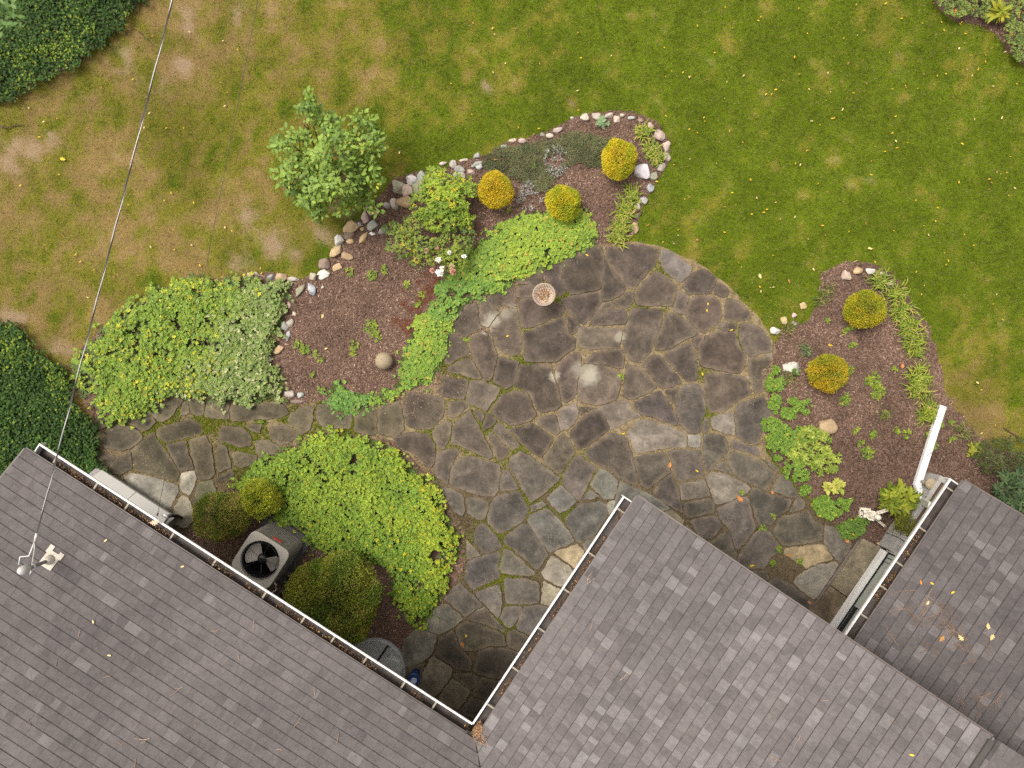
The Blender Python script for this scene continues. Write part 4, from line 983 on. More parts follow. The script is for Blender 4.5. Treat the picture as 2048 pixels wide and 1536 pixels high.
am_ = (a0 + a1) / 2
for x0, x1 in ((a0, am_ - .004), (am_ + .004, a1)):
    mb = MB(); mb.add(wedge(x0, x1, .225, .64, d0 - .0, dw, .19), BOXF); mb.build('bulkhead_door', M['siding'], bk)
mb = MB(); mb.box(FL.g(am_, d0 + .058, .263), ((a1 - a0) / 2, .004, .006), AXL); mb.build('drip_rib', M['black'], bk)
# white hooded vent with a black hose
av, dv_ = ld(328, 1033, .50)
vent = empty('wall_vent', FL.g(av, dv_, 0)); tag(vent, 'white hooded vent with a black hose under the left gutter', 'vent')
mb = MB(); mb.lathe(FL.g(av, dv_ + .02, .42), [(.05, 0), (.052, .03), (.042, .05), (.01, .055)], 8); mb.build('hood', M['white'], vent, True)
mb = MB(); mb.box(FL.g(av, dv_ + .25, .46), (.05, .24, .05), AXL); mb.build('duct', M['siding'], vent)
mb = MB(); mb.tube([FL.g(av + .03, dv_ - .01, .43), FL.g(av + .07, dv_ - .03, .36), FL.g(av + .09, dv_ + .0, .20), FL.g(av + .10, dv_ + .06, .04)], .028, 10); mb.build('hose', M['black'], vent, True)

# air conditioner
ang = math.atan2(FL.a.y, FL.a.x); ca = P(520.6, 1119.6, .80)
ac = empty('air_conditioner', (ca.x, ca.y, 0), ang); tag(ac, 'beige square air conditioner unit with a black fan under the left eave', 'air conditioner')
def rsq(h, r, n=5):
    out = []
    for sx, sy, t0 in ((1, 1, 0), (-1, 1, 90), (-1, -1, 180), (1, -1, 270)):
        for k in range(n + 1):
            t_ = math.radians(t0 + 90 * k / n); out.append((sx * (h - r) + r * math.cos(t_), sy * (h - r) + r * math.sin(t_)))
    return out
def acpart(mb, nm, mat, smooth=False, parent=None):
    me = bpy.data.meshes.new(nm); me.from_pydata(mb.V, [], mb.Fc); me.update()
    if smooth: me.polygons.foreach_set('use_smooth', np.ones(len(me.polygons), bool))
    return link(nm, me, mat, parent or ac)
HW = .345
mb = MB(); mb.prism(rsq(.42, .03), 0.0, .06); acpart(mb, 'pad', M['pad'])
mb = MB()
prev = None; rows = []
for k in range(11):
    z = .07 + .066 * k; rows += [(HW - .045, z), (HW - .004, z + .006), (HW - .004, z + .036), (HW - .045, z + .042)]
n = len(rsq(HW, .1)); V = []
for h_, z in rows: V += [(x, y, z) for x, y in rsq(h_, .10)]
Fc = [(i * n + k, i * n + (k + 1) % n, (i + 1) * n + (k + 1) % n, (i + 1) * n + k) for i in range(len(rows) - 1) for k in range(n)]
mb.add(V, Fc); acpart(mb, 'louvred_cabinet', M['ac_side'])
N = 48; RF = .285; outer = []
n = 64; th_ = [2 * math.pi * k / n for k in range(n)]
sq = [(HW / (abs(math.cos(t_)) ** 7 + abs(math.sin(t_)) ** 7) ** (1 / 7) * math.cos(t_), HW / (abs(math.cos(t_)) ** 7 + abs(math.sin(t_)) ** 7) ** (1 / 7) * math.sin(t_)) for t_ in th_]
circ = [(RF * math.cos(t_), RF * math.sin(t_)) for t_ in th_]
mb = MB(); mb.add([(x, y, .785) for x, y in sq] + [(x, y, .806) for x, y in sq] + [(x * .985, y * .985, .812) for x, y in sq] + [(x, y, .812) for x, y in circ] + [(x, y, .74) for x, y in circ],
       [(r_ * n + k, r_ * n + (k + 1) % n, (r_ + 1) * n + (k + 1) % n, (r_ + 1) * n + k) for r_ in range(4) for k in range(n)]); acpart(mb, 'top_panel', M['ac_top'])
mb = MB(); mb.lathe((0, 0, 0), [(RF - .002, .80), (RF - .002, .35), (.02, .35)], 48, None, False); acpart(mb, 'fan_well', M['black'], True)
def sector(t0, t1, r0, r1, z0, z1, nseg=12):
    m_ = MB(); V = []
    for i in range(nseg + 1):
        t_ = math.radians(t0 + (t1 - t0) * i / nseg); z = z0 + (z1 - z0) * i / nseg
        rr = r1 * (1 - .10 * (abs(2 * i / nseg - 1)) ** 3)
        V += [(r0 * math.cos(t_), r0 * math.sin(t_), z), (rr * math.cos(t_), rr * math.sin(t_), z)]
    m_.add(V, [(2 * i, 2 * i + 1, 2 * i + 3, 2 * i + 2) for i in range(nseg)]); return m_
for t0, w0, w1 in ((180, 48, 48), (8, 36, 36)):
    me = sector(t0 - w0, t0 + w1, .05, .262, .68, .75); acpart(me, 'fan_blade', M['blade'], True)
mb = MB(); mb.lathe((0, 0, 0), [(.075, .56), (.078, .70), (.066, .745), (.03, .765), (.004, .768)], 28); acpart(mb, 'motor_hub', M['black'], True)
mb = MB()
for k in range(5):
    t_ = math.radians(20 + 72 * k); mb.tube([(.07 * math.cos(t_), .07 * math.sin(t_), .775), (.2 * math.cos(t_), .2 * math.sin(t_), .822), (.298 * math.cos(t_), .298 * math.sin(t_), .816)], .0035, 5)
for r_ in (.262, .292):
    mb.tube([(r_ * math.cos(2 * math.pi * k / 40), r_ * math.sin(2 * math.pi * k / 40), .818) for k in range(41)], .0035, 5)
acpart(mb, 'wire_guard', M['black'])
mb = MB(); mb.box((.03, HW + .001, .66), (.075, .006, .028)); acpart(mb, 'red_badge', M['red'])
mb = MB(); mb.tube([(.28, -.30, .45), (.36, -.36, .40), (.38, -.48, .25), (.34, -.62, .30)], .012, 8); acpart(mb, 'conduit', M['white'])
mb = MB(); mb.tube([(.30, -.26, .20), (.42, -.20, .10), (.46, -.36, .05), (.44, -.62, .08)], .028, 8); acpart(mb, 'line_set', M['black'])

# window well with clear cover, blue lidded bucket
aw, _ = ld(752, 1335, .15); ww = empty('window_well', FL.g(aw, 1.28, 0), 0); tag(ww, 'steel window well with a clear plastic cover by the left wall', 'window well')
R_W = .50
def arc(r, n=28): return [FL.g(aw + r * math.cos(math.pi * k / n), 1.28 - r * .96 * math.sin(math.pi * k / n), 0) for k in range(n + 1)]
mb = MB(); ao, ai = arc(R_W), arc(R_W - .02); n = len(ao)
V = [v + Vector((0, 0, -.5)) for v in ao] + [v + Vector((0, 0, .14)) for v in ao] + [v + Vector((0, 0, .14)) for v in ai] + [v + Vector((0, 0, -.5)) for v in ai]
mb.add(V, [(r_ * n + k, r_ * n + k + 1, (r_ + 1) * n + k + 1, (r_ + 1) * n + k) for r_ in range(3) for k in range(n - 1)]); mb.build('steel_rim', M['steel'], ww, True)
mb = MB(); af = arc(R_W - .021); mb.add([v + Vector((0, 0, .012)) for v in af], [tuple(range(n))[::-1]]); mb.build('gravel_floor', M['conc'], ww)
mb = MB(); a1_, a2_, a3_ = arc(R_W + .015), arc(R_W * .8), arc(R_W * .35)
V = [v + Vector((0, 0, .148)) for v in a1_] + [v + Vector((0, 0, .175)) for v in a2_] + [v + Vector((0, 0, .20)) for v in a3_]
mb.add(V, [(r_ * n + k + 1, r_ * n + k, (r_ + 1) * n + k, (r_ + 1) * n + k + 1) for r_ in range(2) for k in range(n - 1)] + [tuple(range(2 * n, 3 * n))[::-1]]); mb.build('clear_cover', M['clear'], ww, True)
pc = FL.g(aw + .21, 1.28 - .20, .16); mb = MB(); mb.lathe(pc, [(.20, .0), (.195, .05), (.15, .07), (.08, .075), (.01, .075)], 9); mb.build('plastic_dome', M['clear'], ww)
mb = MB(); s0 = FL.g(aw - .05, 1.28, .20); s1 = FL.g(aw - .05 + .02, 1.28 - R_W * .96, .16); mb.box((s0 + s1) / 2 + Vector((0, 0, .012)), ((s1 - s0).length / 2, .018, .004), ((s1 - s0).normalized(), FL.a, Vector((0, 0, 1)))); mb.build('strap', M['black'], ww)
pbk = P(827, 1359, .30); bk2 = empty('bucket', (pbk.x, pbk.y, 0)); tag(bk2, 'blue plastic bucket with a lid beside the window well', 'bucket')
mb = MB(); mb.lathe((pbk.x, pbk.y, 0), [(.068, .012), (.082, .27), (.082, .28)], 28); mb.build('pail', M['blue'], bk2, True)
mb = MB(); mb.lathe((pbk.x, pbk.y, 0), [(.092, .268), (.093, .296), (.086, .302), (.080, .294), (.01, .294)], 28); mb.build('lid', M['blue'], bk2)
mb = MB(); mb.lathe((pbk.x + .004, pbk.y - .022, 0), [(.048, .2945), (.046, .2965), (.004, .2965)], 24); mb.build('printed_label', M['white_print'], bk2)

# ------------------------------------------------------------------ planter, ornaments, downspout
AXR = (FR.a, FR.b, Vector((0, 0, 1)))
aq0, dq0 = rd(1782, 1064, .40); aq1, dq1 = rd(1866, 940, .40)
dq0 = dS - .02; wpl = .40
pl_o = empty('planter', FR.g((aq0 + aq1) / 2, dq0 + .2, 0)); tag(pl_o, 'grey concrete trough planter along the lower wing wall', 'planter')
mb = MB()
for (x0, x1, e0, e1) in ((aq0, aq1, dq0, dq0 + .07), (aq0, aq1, dq0 + wpl - .06, dq0 + wpl), (aq0, aq0 + .08, dq0 + .07, dq0 + wpl - .06), (aq1 - .08, aq1, dq0 + .07, dq0 + wpl - .06)):
    mb.box(FR.g((x0 + x1) / 2, (e0 + e1) / 2, .20), ((x1 - x0) / 2, (e1 - e0) / 2, .20), AXR)
mb.build('trough', M['conc'], pl_o)
mb = MB(); mb.box(FR.g((aq0 + aq1) / 2, dq0 + wpl / 2, .16), ((aq1 - aq0) / 2 - .07, wpl / 2 - .06, .16), AXR); mb.build('soil', M['mulch'], pl_o)
mb = MB(); a_, _ = rd(1775, 1080, .38); mb.box(FR.g((aS1 + .03 + aq0) / 2, dS + .10, .19), ((aq0 - aS1 - .05) / 2, .11, .19), AXR); mb.build('end_block', M['conc'], pl_o)

# downspout extension lying in the bed
ds0, ds1 = P(1885, 812, .06), P(1834, 972, .10); u_ = (ds1 - ds0).normalized(); s_ = Vector((u_.y, -u_.x, 0)).normalized()
dsp = empty('downspout', ds0); tag(dsp, 'white metal downspout pipe lying across the right mulch bed', 'downspout')
def chan(p, q_, w, h, mat, nm, par):
    v = q_ - p; u = v.normalized(); s2 = Vector((u.y, -u.x, 0)).normalized(); n2 = s2.cross(u); n2 = n2 if n2.z > 0 else -n2
    prof = [(-w, -h), (-w, h * .7), (-w * .75, h), (-w * .25, h), (-w * .15, h * .72), (w * .15, h * .72), (w * .25, h), (w * .75, h), (w, h * .7), (w, -h)]
    m_ = MB(); k = len(prof); m_.add([p + s2 * x + n2 * y for x, y in prof] + [q_ + s2 * x + n2 * y for x, y in prof], [(i, (i + 1) % k, k + (i + 1) % k, k + i) for i in range(k)] + [tuple(range(k))[::-1], tuple(range(k, 2 * k))])
    return m_.build(nm, mat, par)
chan(ds0, ds1, .055, .042, M['white'], 'pipe', dsp)
e_ = P(1846, 1002, .30); chan(ds1 - u_ * .02, e_, .050, .040, M['white'], 'elbow', dsp); chan(e_, P(1862, 1012, 1.0), .048, .038, M['white'], 'riser', dsp)
mb = MB(); pm = ds0 + (ds1 - ds0) * .62; mb.tube([pm + s_ * .07 + Vector((0, 0, .0)), pm + s_ * .02 + Vector((0, 0, .048)), pm - s_ * .03 + u_ * -.06 + Vector((0, 0, .05)), pm - s_ * .08 - u_ * .10], .004, 5); mb.build('strap', M['cable_black'], dsp)
# concrete ball
c = P(768, 722, .13); ball = empty('garden_ball', (c.x, c.y, 0)); tag(ball, 'tan concrete garden ball on the mulch beside the clover edging', 'garden ornament')
mb = MB(); R_ = .142; mb.lathe((c.x, c.y, R_ - .012), [(R_ * math.sin(math.pi * k / 24) + .0005, -R_ * math.cos(math.pi * k / 24)) for k in range(25)], 40); mb.build('ball', M['sphere'], ball, True)
mb = MB(); mb.lathe((c.x - .022, c.y + .018, 2 * R_ - .0155), [(.006, 0), (.006, .004), (.001, .004)], 10); mb.build('plug', M['black'], ball)
# bird bath
c = P(1088, 589, .55); bb_ = empty('bird_bath', (c.x, c.y, 0)); tag(bb_, 'round scalloped pinkish stone bird bath with leaves in its bowl', 'bird bath')
sc_ = lambda t_: 1 + .022 * abs(math.cos(t_ * 9))
mb = MB(); mb.lathe((c.x, c.y, 0), [(.13, .02), (.13, .06), (.09, .09), (.055, .14), (.050, .32), (.07, .42), (.085, .46)], 32); mb.build('pedestal', M['bath'], bb_, True)
mb = MB(); mb.lathe((c.x, c.y, 0), [(.06, .455), (.11, .475), (.165, .53), (.178, .552), (.172, .562), (.160, .556), (.12, .515), (.07, .495), (.005, .490)], 54, sc_); mb.build('bowl', M['bath'], bb_, True)
rb = np.random.default_rng(4)
mb = MB()
for k in range(36):
    t_ = 2 * math.pi * k / 36; mb.box((c.x + .150 * math.cos(t_), c.y + .150 * math.sin(t_), .556), (.020, .0035, .006), (Vector((math.cos(t_), math.sin(t_), .35)).normalized(), Vector((-math.sin(t_), math.cos(t_), 0)), Vector((-math.cos(t_) * .35, -math.sin(t_) * .35, 1)).normalized()))
mb.build('fluting', M['bath'], bb_)
mb = MB(); mb.lathe((c.x, c.y, .491), [(.098, .010), (.07, .014), (.001, .016)], 24); mb.build('wet_leaf_bed', M['mud'], bb_)
r = np.random.default_rng(77); m = 90; t_ = r.uniform(0, 6.28, m); s_ = np.sqrt(r.random(m)) * .115
p_ = np.stack([c.x + s_ * np.cos(t_), c.y + s_ * np.sin(t_), .508 + s_ * .12 + .008 * r.random(m)], 1)
BATH_LITTER = (p_, r.uniform(0, 6.28, m), r.normal(0, .25, m), r.uniform(.012, .034, m), r.uniform(.008, .016, m), np.array([(.34, .26, .18), (.26, .11, .04), (.40, .24, .05), (.10, .07, .05), (.42, .38, .32)])[r.integers(0, 5, m)])
# cherub statue with wings on a square plinth
st0 = P(1731, 1027, 0); stt = P(1752, 1031, .40)
cx_, cy_ = P(1733, 1027.5, .10).x, P(1733, 1027.5, .10).y
stat = empty('angel_statue', (cx_, cy_, 0), math.radians(-6)); tag(stat, 'small weathered white angel statue with spread wings on a square plinth', 'statue')
def sp(mb_, nm, smooth=True, mat='ceramic'):
    me = bpy.data.meshes.new(nm); me.from_pydata(mb_.V, [], mb_.Fc); me.update(); me.polygons.foreach_set('use_smooth', np.full(len(me.polygons), smooth)); return link(nm, me, M[mat], stat)
mb = MB(); mb.prism([(-.085, -.085), (.085, -.085), (.085, .085), (-.085, .085)], .0, .06); mb.prism([(-.070, -.070), (.070, -.070), (.070, .070), (-.070, .070)], .06, .085); sp(mb, 'plinth', False)
def blob(rings, n=14):     # rings of (x, y, z, rx, ry)
    m_ = MB(); V = []
    for (x, y, z, rx, ry) in rings: V += [(x + rx * math.cos(2 * math.pi * k / n), y + ry * math.sin(2 * math.pi * k / n), z) for k in range(n)]
    m_.add(V, [(i * n + k, i * n + (k + 1) % n, (i + 1) * n + (k + 1) % n, (i + 1) * n + k) for i in range(len(rings) - 1) for k in range(n)] + [tuple(range(n - 1, -1, -1)), tuple(range((len(rings) - 1) * n, len(rings) * n))]); return m_
mb = blob([(.0, 0, .085, .055, .06), (.01, 0, .13, .06, .062), (.02, 0, .20, .05, .058), (.028, 0, .27, .045, .062), (.03, 0, .315, .040, .070), (.03, 0, .335, .024, .026), (.026, 0, .35, .020, .021), (.022, 0, .365, .038, .036), (.02, 0, .395, .045, .042), (.022, 0, .425, .038, .037), (.025, 0, .445, .015, .015)])
mb.tube([(.03, .060, .30), (-.02, .066, .235), (-.055, .03, .225)], .019, 8, .013); mb.tube([(.03, -.060, .30), (-.02, -.066, .235), (-.055, -.03, .225)], .019, 8, .013)
mb.tube([(.0, .035, .15), (-.065, .04, .16), (-.075, .04, .09)], .026, 8, .017); mb.tube([(.0, -.035, .15), (-.065, -.04, .16), (-.075, -.04, .09)], .026, 8, .017)
sp(mb, 'figure')
mb = blob([(.030, 0, .385, .046, .047), (.032, 0, .415, .046, .045), (.030, 0, .44, .036, .036), (.03, 0, .456, .014, .014)]); sp(mb, 'hair')
for sgn in (1, -1):
    mb = MB(); pts = []
    for k in range(9):
        f = k / 8; wd = .045 * math.sin(math.pi * (.18 + .74 * f)) + .008
        cxw, cyw, czw = .05 + .105 * f, sgn * (.025 + .105 * f), .25 + .17 * f
        pts.append((cxw, cyw, czw, wd))
    V = []
    for (x, y, z, wd) in pts: V += [(x, y - sgn * .010, z - wd), (x + .014, y, z - wd), (x + .014, y, z + wd * .8), (x, y - sgn * .010, z + wd * .8)]
    mb.add(V, [(4 * i + k, 4 * i + (k + 1) % 4, 4 * i + 4 + (k + 1) % 4, 4 * i + 4 + k) for i in range(8) for k in range(4)] + [(3, 2, 1, 0), (32, 33, 34, 35)])
    for k in range(6): mb.box((.075 + .016 * k, sgn * (.052 + .016 * k), .25 + .026 * k - .03), (.010, .008, .032), (Vector((.7, .7 * sgn, .1)).normalized(), Vector((-.7 * sgn, .7, 0)).normalized(), Vector((0, 0, 1))))
    sp(mb, 'wing')

# round stone finial beside the planter
c = P(1863, 968, .38); o_ = empty('stone_finial', (c.x, c.y, 0)); tag(o_, 'round mossy stone disc on a post beside the lower wing gutter', 'garden ornament')
mb = MB(); mb.tube([(c.x, c.y, 0), (c.x, c.y, .34)], .035, 12); mb.build('post', M['conc'], o_, True)
mb = MB(); mb.lathe((c.x, c.y, 0), [(.05, .33), (.085, .345), (.092, .37), (.085, .39), (.05, .398), (.002, .40)], 30); mb.build('disc', M['sphere'], o_, True)

# ------------------------------------------------------------------ fieldstones
ico = bmesh.new(); bmesh.ops.create_icosphere(ico, subdivisions=3, radius=1.0); IV = np.array([v.co[:] for v in ico.verts]); IF = np.array([[v.index for v in f.verts] for f in ico.faces]); ico.free()
RK = {'white': (.40, .375, .345), 'pale': (.30, .265, .225), 'grey': (.22, .22, .20), 'blue': (.25, .26, .27), 'tan': (.30, .215, .125), 'pink': (.33, .255, .215), 'brown': (.17, .125, .10), 'green': (.20, .195, .14)}
def rock(px, py, rx, ry, tone, rot, label, group, seed):
    r = np.random.default_rng(seed); h = min(rx, ry) * .62 / 122.5 + .01
    V = IV.copy(); q_ = np.zeros(len(V))
    for k in range(16):
        d = r.normal(0, 1, 3); d /= np.linalg.norm(d); t_ = V @ d; lim = r.uniform(.52, .86); q_ = np.maximum(q_, np.where(t_ > lim, (t_ - lim), 0)); V = V - np.outer(np.where(V @ d > lim, (V @ d) - lim, 0), d)
    V += .05 * np.sin(V @ r.normal(0, 3.2, (3, 3)))
    ext = (V.max(0) - V.min(0)) / 2; V = V / ext
    V = V * np.array([rx / 122.5, ry / 122.5, h]); ca_, sa_ = math.cos(rot), math.sin(rot)
    V = V @ np.array([[ca_, sa_, 0], [-sa_, ca_, 0], [0, 0, 1]])
    me = mesh_np('fieldstone', V, IF, np.full(len(IF), 3), M['rock'], smooth=True)
    c = P(px, py, h * .9); o = bpy.data.objects.new('fieldstone', me); COL.objects.link(o); o.location = (c.x, c.y, h * .45)
    base = np.array(RK[tone]) * (.86 + .28 * r.random()) * np.array([1, 1 + r.normal(0, .02), 1 + r.normal(0, .04)]); o.color = (*base, 1)
    tag(o, label, 'stone', group); return o
ORD = ['first', 'second', 'third', 'fourth', 'fifth', 'sixth', 'seventh', 'eighth', 'ninth', 'tenth', 'eleventh', 'twelfth', 'thirteenth', 'fourteenth', 'fifteenth', 'sixteenth', 'seventeenth', 'eighteenth', 'nineteenth', 'twentieth', 'twenty-first', 'twenty-second', 'twenty-third', 'twenty-fourth', 'twenty-fifth', 'twenty-sixth', 'twenty-seventh', 'twenty-eighth', 'twenty-ninth', 'thirtieth']
WORD = {'white': 'whitish', 'pale': 'pale', 'grey': 'grey', 'blue': 'bluish grey', 'tan': 'tan', 'pink': 'pinkish', 'brown': 'brown', 'green': 'greenish grey'}
kI, kJ, kK, kL, kN = (880, 200, 3.938), (480, 160, 3.938), (520, 480, 4.655), (1480, 500, 4.518), (1480, 780, 3.606)
def run(lst, org, tail, group, seed):
    ox, oy, sc = org
    for i, (x, y, rx, ry, tn, rot) in enumerate(lst):
        rock(ox + x / sc, oy + y / sc, rx / sc * 1.12, ry / sc * 1.12, tn, math.radians(rot), '%s %s edging stone %s' % (ORD[i], WORD[tn], tail), group, seed + i)
run([(1545,1000,28,42,'tan',0),(1542,920,18,18,'grey',0),(1552,835,26,28,'pale',0),(1605,790,32,30,'grey',0),(1655,690,28,32,'blue',20),(1690,597,33,30,'green',0),(1750,525,31,32,'pale',0),(1785,440,30,31,'pale',0),(1785,365,32,40,'pink',0),(1730,275,42,44,'pink',30),(1650,205,33,28,'pink',0),(1585,160,24,14,'brown',-15),(1505,140,27,13,'grey',0),(1435,120,18,14,'pale',0),(1395,150,27,28,'pink',0),(1330,120,36,20,'pale',10),(1240,125,36,26,'pale',0),(1140,135,32,26,'pale',0)],
    kI, 'counting up from the patio around the rounded bed end', 'edging stones around the rounded bed end', 500)
run([(1045,140,16,12,'pale',0),(930,235,38,17,'pale',15),(860,280,28,20,'pale',0),(805,270,18,13,'grey',0),(650,322,28,20,'pink',0),(565,318,32,17,'pink',20),(500,365,22,14,'grey',0)],
    kI, 'counting left along the creeping grey herb patch', 'edging stones behind the creeping herb', 540)
run([(310,525,28,22,'blue',0),(288,503,46,17,'grey',25),(290,440,26,20,'grey',0),(185,475,32,11,'pale',10),(240,565,28,20,'pink',0),(170,590,25,38,'pale',10),(120,590,20,19,'grey',0),(150,545,42,27,'grey',-10),(105,505,26,34,'pale',0),(20,650,24,30,'grey',0),(25,500,30,14,'pale',20)],
    kI, 'counting left from the herb patch behind the lime bush', 'edging stones behind the lime bush', 560)
run([(1520,780,30,24,'pale',0),(1425,755,36,50,'grey',-10),(1350,775,38,40,'white',-35),(1412,855,52,62,'green',0),(1320,870,42,44,'pink',20),(1240,842,50,50,'green',0),(1300,950,70,48,'tan',-8),(1210,980,28,44,'pale',20),(1150,985,26,25,'pale',0),(1018,985,36,46,'pink',-30),(1040,1030,42,34,'pink',0),(985,1080,28,44,'pink',10)],
    kJ, 'counting down from the lime bush to the viburnum', 'edging stones below the viburnum', 580)
run([(870,1150,64,44,'tan',30),(940,1140,26,18,'blue',0),(858,1212,44,34,'brown',0),(960,1172,18,14,'tan',0),(1040,1140,42,30,'grey',40),(1115,1190,26,28,'grey',0),(1040,1210,28,14,'white',0),(970,1240,22,52,'tan',-35),(775,1258,38,46,'white',-20),(862,1270,28,22,'tan',0),(762,1348,36,58,'tan',-35),(835,1390,48,28,'tan',-10),(660,1450,42,38,'brown',0),(768,1475,36,24,'tan',20),(660,1522,50,24,'white',10)],
    kJ, 'counting down from the viburnum to the speckled groundcover', 'edging stones of the left bed edge', 610)
run([(600,320,52,34,'white',15),(495,340,36,38,'pale',20),(310,362,50,22,'pale',0),(186,345,50,42,'tan',0),(95,345,36,28,'grey',0),(-40,320,24,20,'pink',0),(-95,330,32,26,'tan',0)],
    kK, 'counting left along the top of the speckled groundcover', 'edging stones above the speckled groundcover', 640)
run([(365,470,32,66,'green',-25),(475,460,36,58,'blue',30),(582,438,13,13,'white',0),(265,610,22,32,'pink',0),(320,685,22,20,'pink',0),(280,772,33,36,'pale',0),(220,800,34,40,'grey',0),(260,890,20,48,'blue',-10),(135,910,40,32,'tan',20),(160,1026,60,32,'tan',28),(65,1112,44,36,'pink',20)],
    kK, 'counting down between the speckled groundcover and bare mulch', 'stones between speckled groundcover and mulch', 660)
run([(130,1405,40,22,'grey',0),(265,1430,46,34,'pale',-15),(375,1446,34,26,'blue',0),(340,1502,66,18,'brown',0)], kK, 'counting right at the lower corner of the left bed', 'stones at the lower corner of the left bed', 690)
run([(965,230,40,42,'pink',0),(1075,185,44,30,'tan',15),(1175,188,42,24,'white',0),(1285,226,46,28,'pale',0),(1362,302,42,36,'green',-30)], kL, 'counting right at the top of the right bed', 'stones at the top of the right bed', 700)
run([(570,505,28,30,'tan',30),(495,590,20,25,'pink',0),(405,640,28,34,'tan',0),(490,665,20,18,'pale',0)], kL, 'counting down at the left rim of the right bed', 'stones at the left rim of the right bed', 710)
def solo(org, x, y, rx, ry, tn, rot, lab, seed): rock(org[0] + x / org[2], org[1] + y / org[2], rx / org[2], ry / org[2], tn, math.radians(rot), lab, None, seed)
solo(kI, 1595, 555, 60, 67, 'white', 8, 'big pale square boulder beside the upper right golden globe shrub', 720)
solo(kL, 318, 732, 52, 40, 'white', 20, 'smooth white stone at the left tip of the right bed', 722)
solo(kL, 470, 1068, 84, 58, 'white', -12, 'large white quartz rock below the left tip of the right bed', 723)
solo(kN, 630, 258, 74, 62, 'tan', -15, 'large flat tan rock in the middle of the right bed', 724)
solo(kN, 1005, 1112, 18, 18, 'tan', 0, 'small tan stone beside the door step', 725)

# ------------------------------------------------------------------ foliage
def leaves(pos, yaw, pitch, ln, wd, col, six=False, fold=.18, roll=None):
    """Leaf blades: returns vertices, faces, sizes, colours. pitch > 0 lifts the tip."""
    n = len(pos); cy, sy, cp, sp_ = np.cos(yaw), np.sin(yaw), np.cos(pitch), np.sin(pitch)
    d = np.stack([cy * cp, sy * cp, sp_], 1); s = np.stack([-sy, cy, np.zeros(n)], 1); u = np.cross(d, s)
    if roll is not None:
        cr, sr = np.cos(roll)[:, None], np.sin(roll)[:, None]; s, u = s * cr + u * sr, u * cr - s * sr
    L = ln[:, None]; W = wd[:, None] / 2; b = pos
    if not six:
        V = np.stack([b, b + d * L * .45 + s * W + u * W * fold, b + d * L, b + d * L * .45 - s * W + u * W * fold], 1)
        i = np.arange(n) * 4; Fc = np.concatenate([np.stack([i, i + 2, i + 1], 1), np.stack([i, i + 3, i + 2], 1)]); k = 4
    else:
        droop = np.array([0, 0, -1.0]) * (L * .10)
        V = np.stack([b, b + d * L * .28 + s * W * .85 + u * W * fold, b + d * L * .62 + s * W * .9 + u * W * fold, b + d * L + droop, b + d * L * .62 - s * W * .9 + u * W * fold, b + d * L * .28 - s * W * .85 + u * W * fold, b + d * L * .5], 1)
        i = np.arange(n) * 7; tri = [(0, 6, 1), (1, 6, 2), (2, 6, 3), (3, 6, 4), (4, 6, 5), (5, 6, 0)]
        Fc = np.concatenate([np.stack([i + a, i + c, i + b2], 1) for a, b2, c in tri]); k = 7
    C = np.repeat(col[:, None, :], k, 1); 
    return V.reshape(-1, 3), Fc, C.reshape(-1, 3), k
def merge(parts):
    V, Fc, C = [], [], []; o = 0
    for v, f, c, *_ in parts: V.append(v); Fc.append(f + o); C.append(c); o += len(v)
    return np.concatenate(V), np.concatenate(Fc), np.concatenate(C)
def leaf_mesh(name, parts, mat='leaf'):
    V, Fc, C = merge(parts); return mesh_np(name, V, Fc, np.full(len(Fc), 3), M[mat], np.clip(C, 0, 1))
def rosettes(q, z, nleaf, ln, wd, col, r, pitch=(5, 35), six=False, jitter=.25, fold=.18, pet=0.0):
    """Whorls of leaves on photograph pixels q, at heights z."""
    n = len(q); c = Pn(q, z); N = n * nleaf; y0 = np.repeat(r.uniform(0, 6.28, n), nleaf); k = np.tile(np.arange(nleaf), n)
    yaw = y0 + k * 2 * math.pi / nleaf + r.normal(0, jitter, N); pit = np.radians(r.uniform(*pitch, N))
    # the whorl leans with a random tilt
    tl = np.repeat(r.normal(0, .22, n), nleaf); ta = np.repeat(r.uniform(0, 6.28, n), nleaf); pit = pit + tl * np.cos(yaw - ta)
    sz = np.repeat(r.uniform(.60, 1.42, n), nleaf) * r.uniform(.75, 1.2, N)
    cc = np.repeat(col, nleaf, 0) * (.78 + .42 * r.random(N))[:, None]
    base = np.repeat(c, nleaf, 0)
    if pet: base = base + np.stack([np.cos(yaw), np.sin(yaw), r.normal(0, .5, N)], 1) * (pet * r.uniform(.2, 1.4, N))[:, None]
    return leaves(base, yaw, pit, ln * sz, wd * sz, cc, six, fold)
link('bowl_leaves', leaf_mesh('bowl_leaves', [leaves(*BATH_LITTER)], 'chips'), None, bb_, True)
def mixcol(a, b, f): f = np.asarray(f)[:, None]; return np.array(a) * (1 - f) + np.array(b) * f

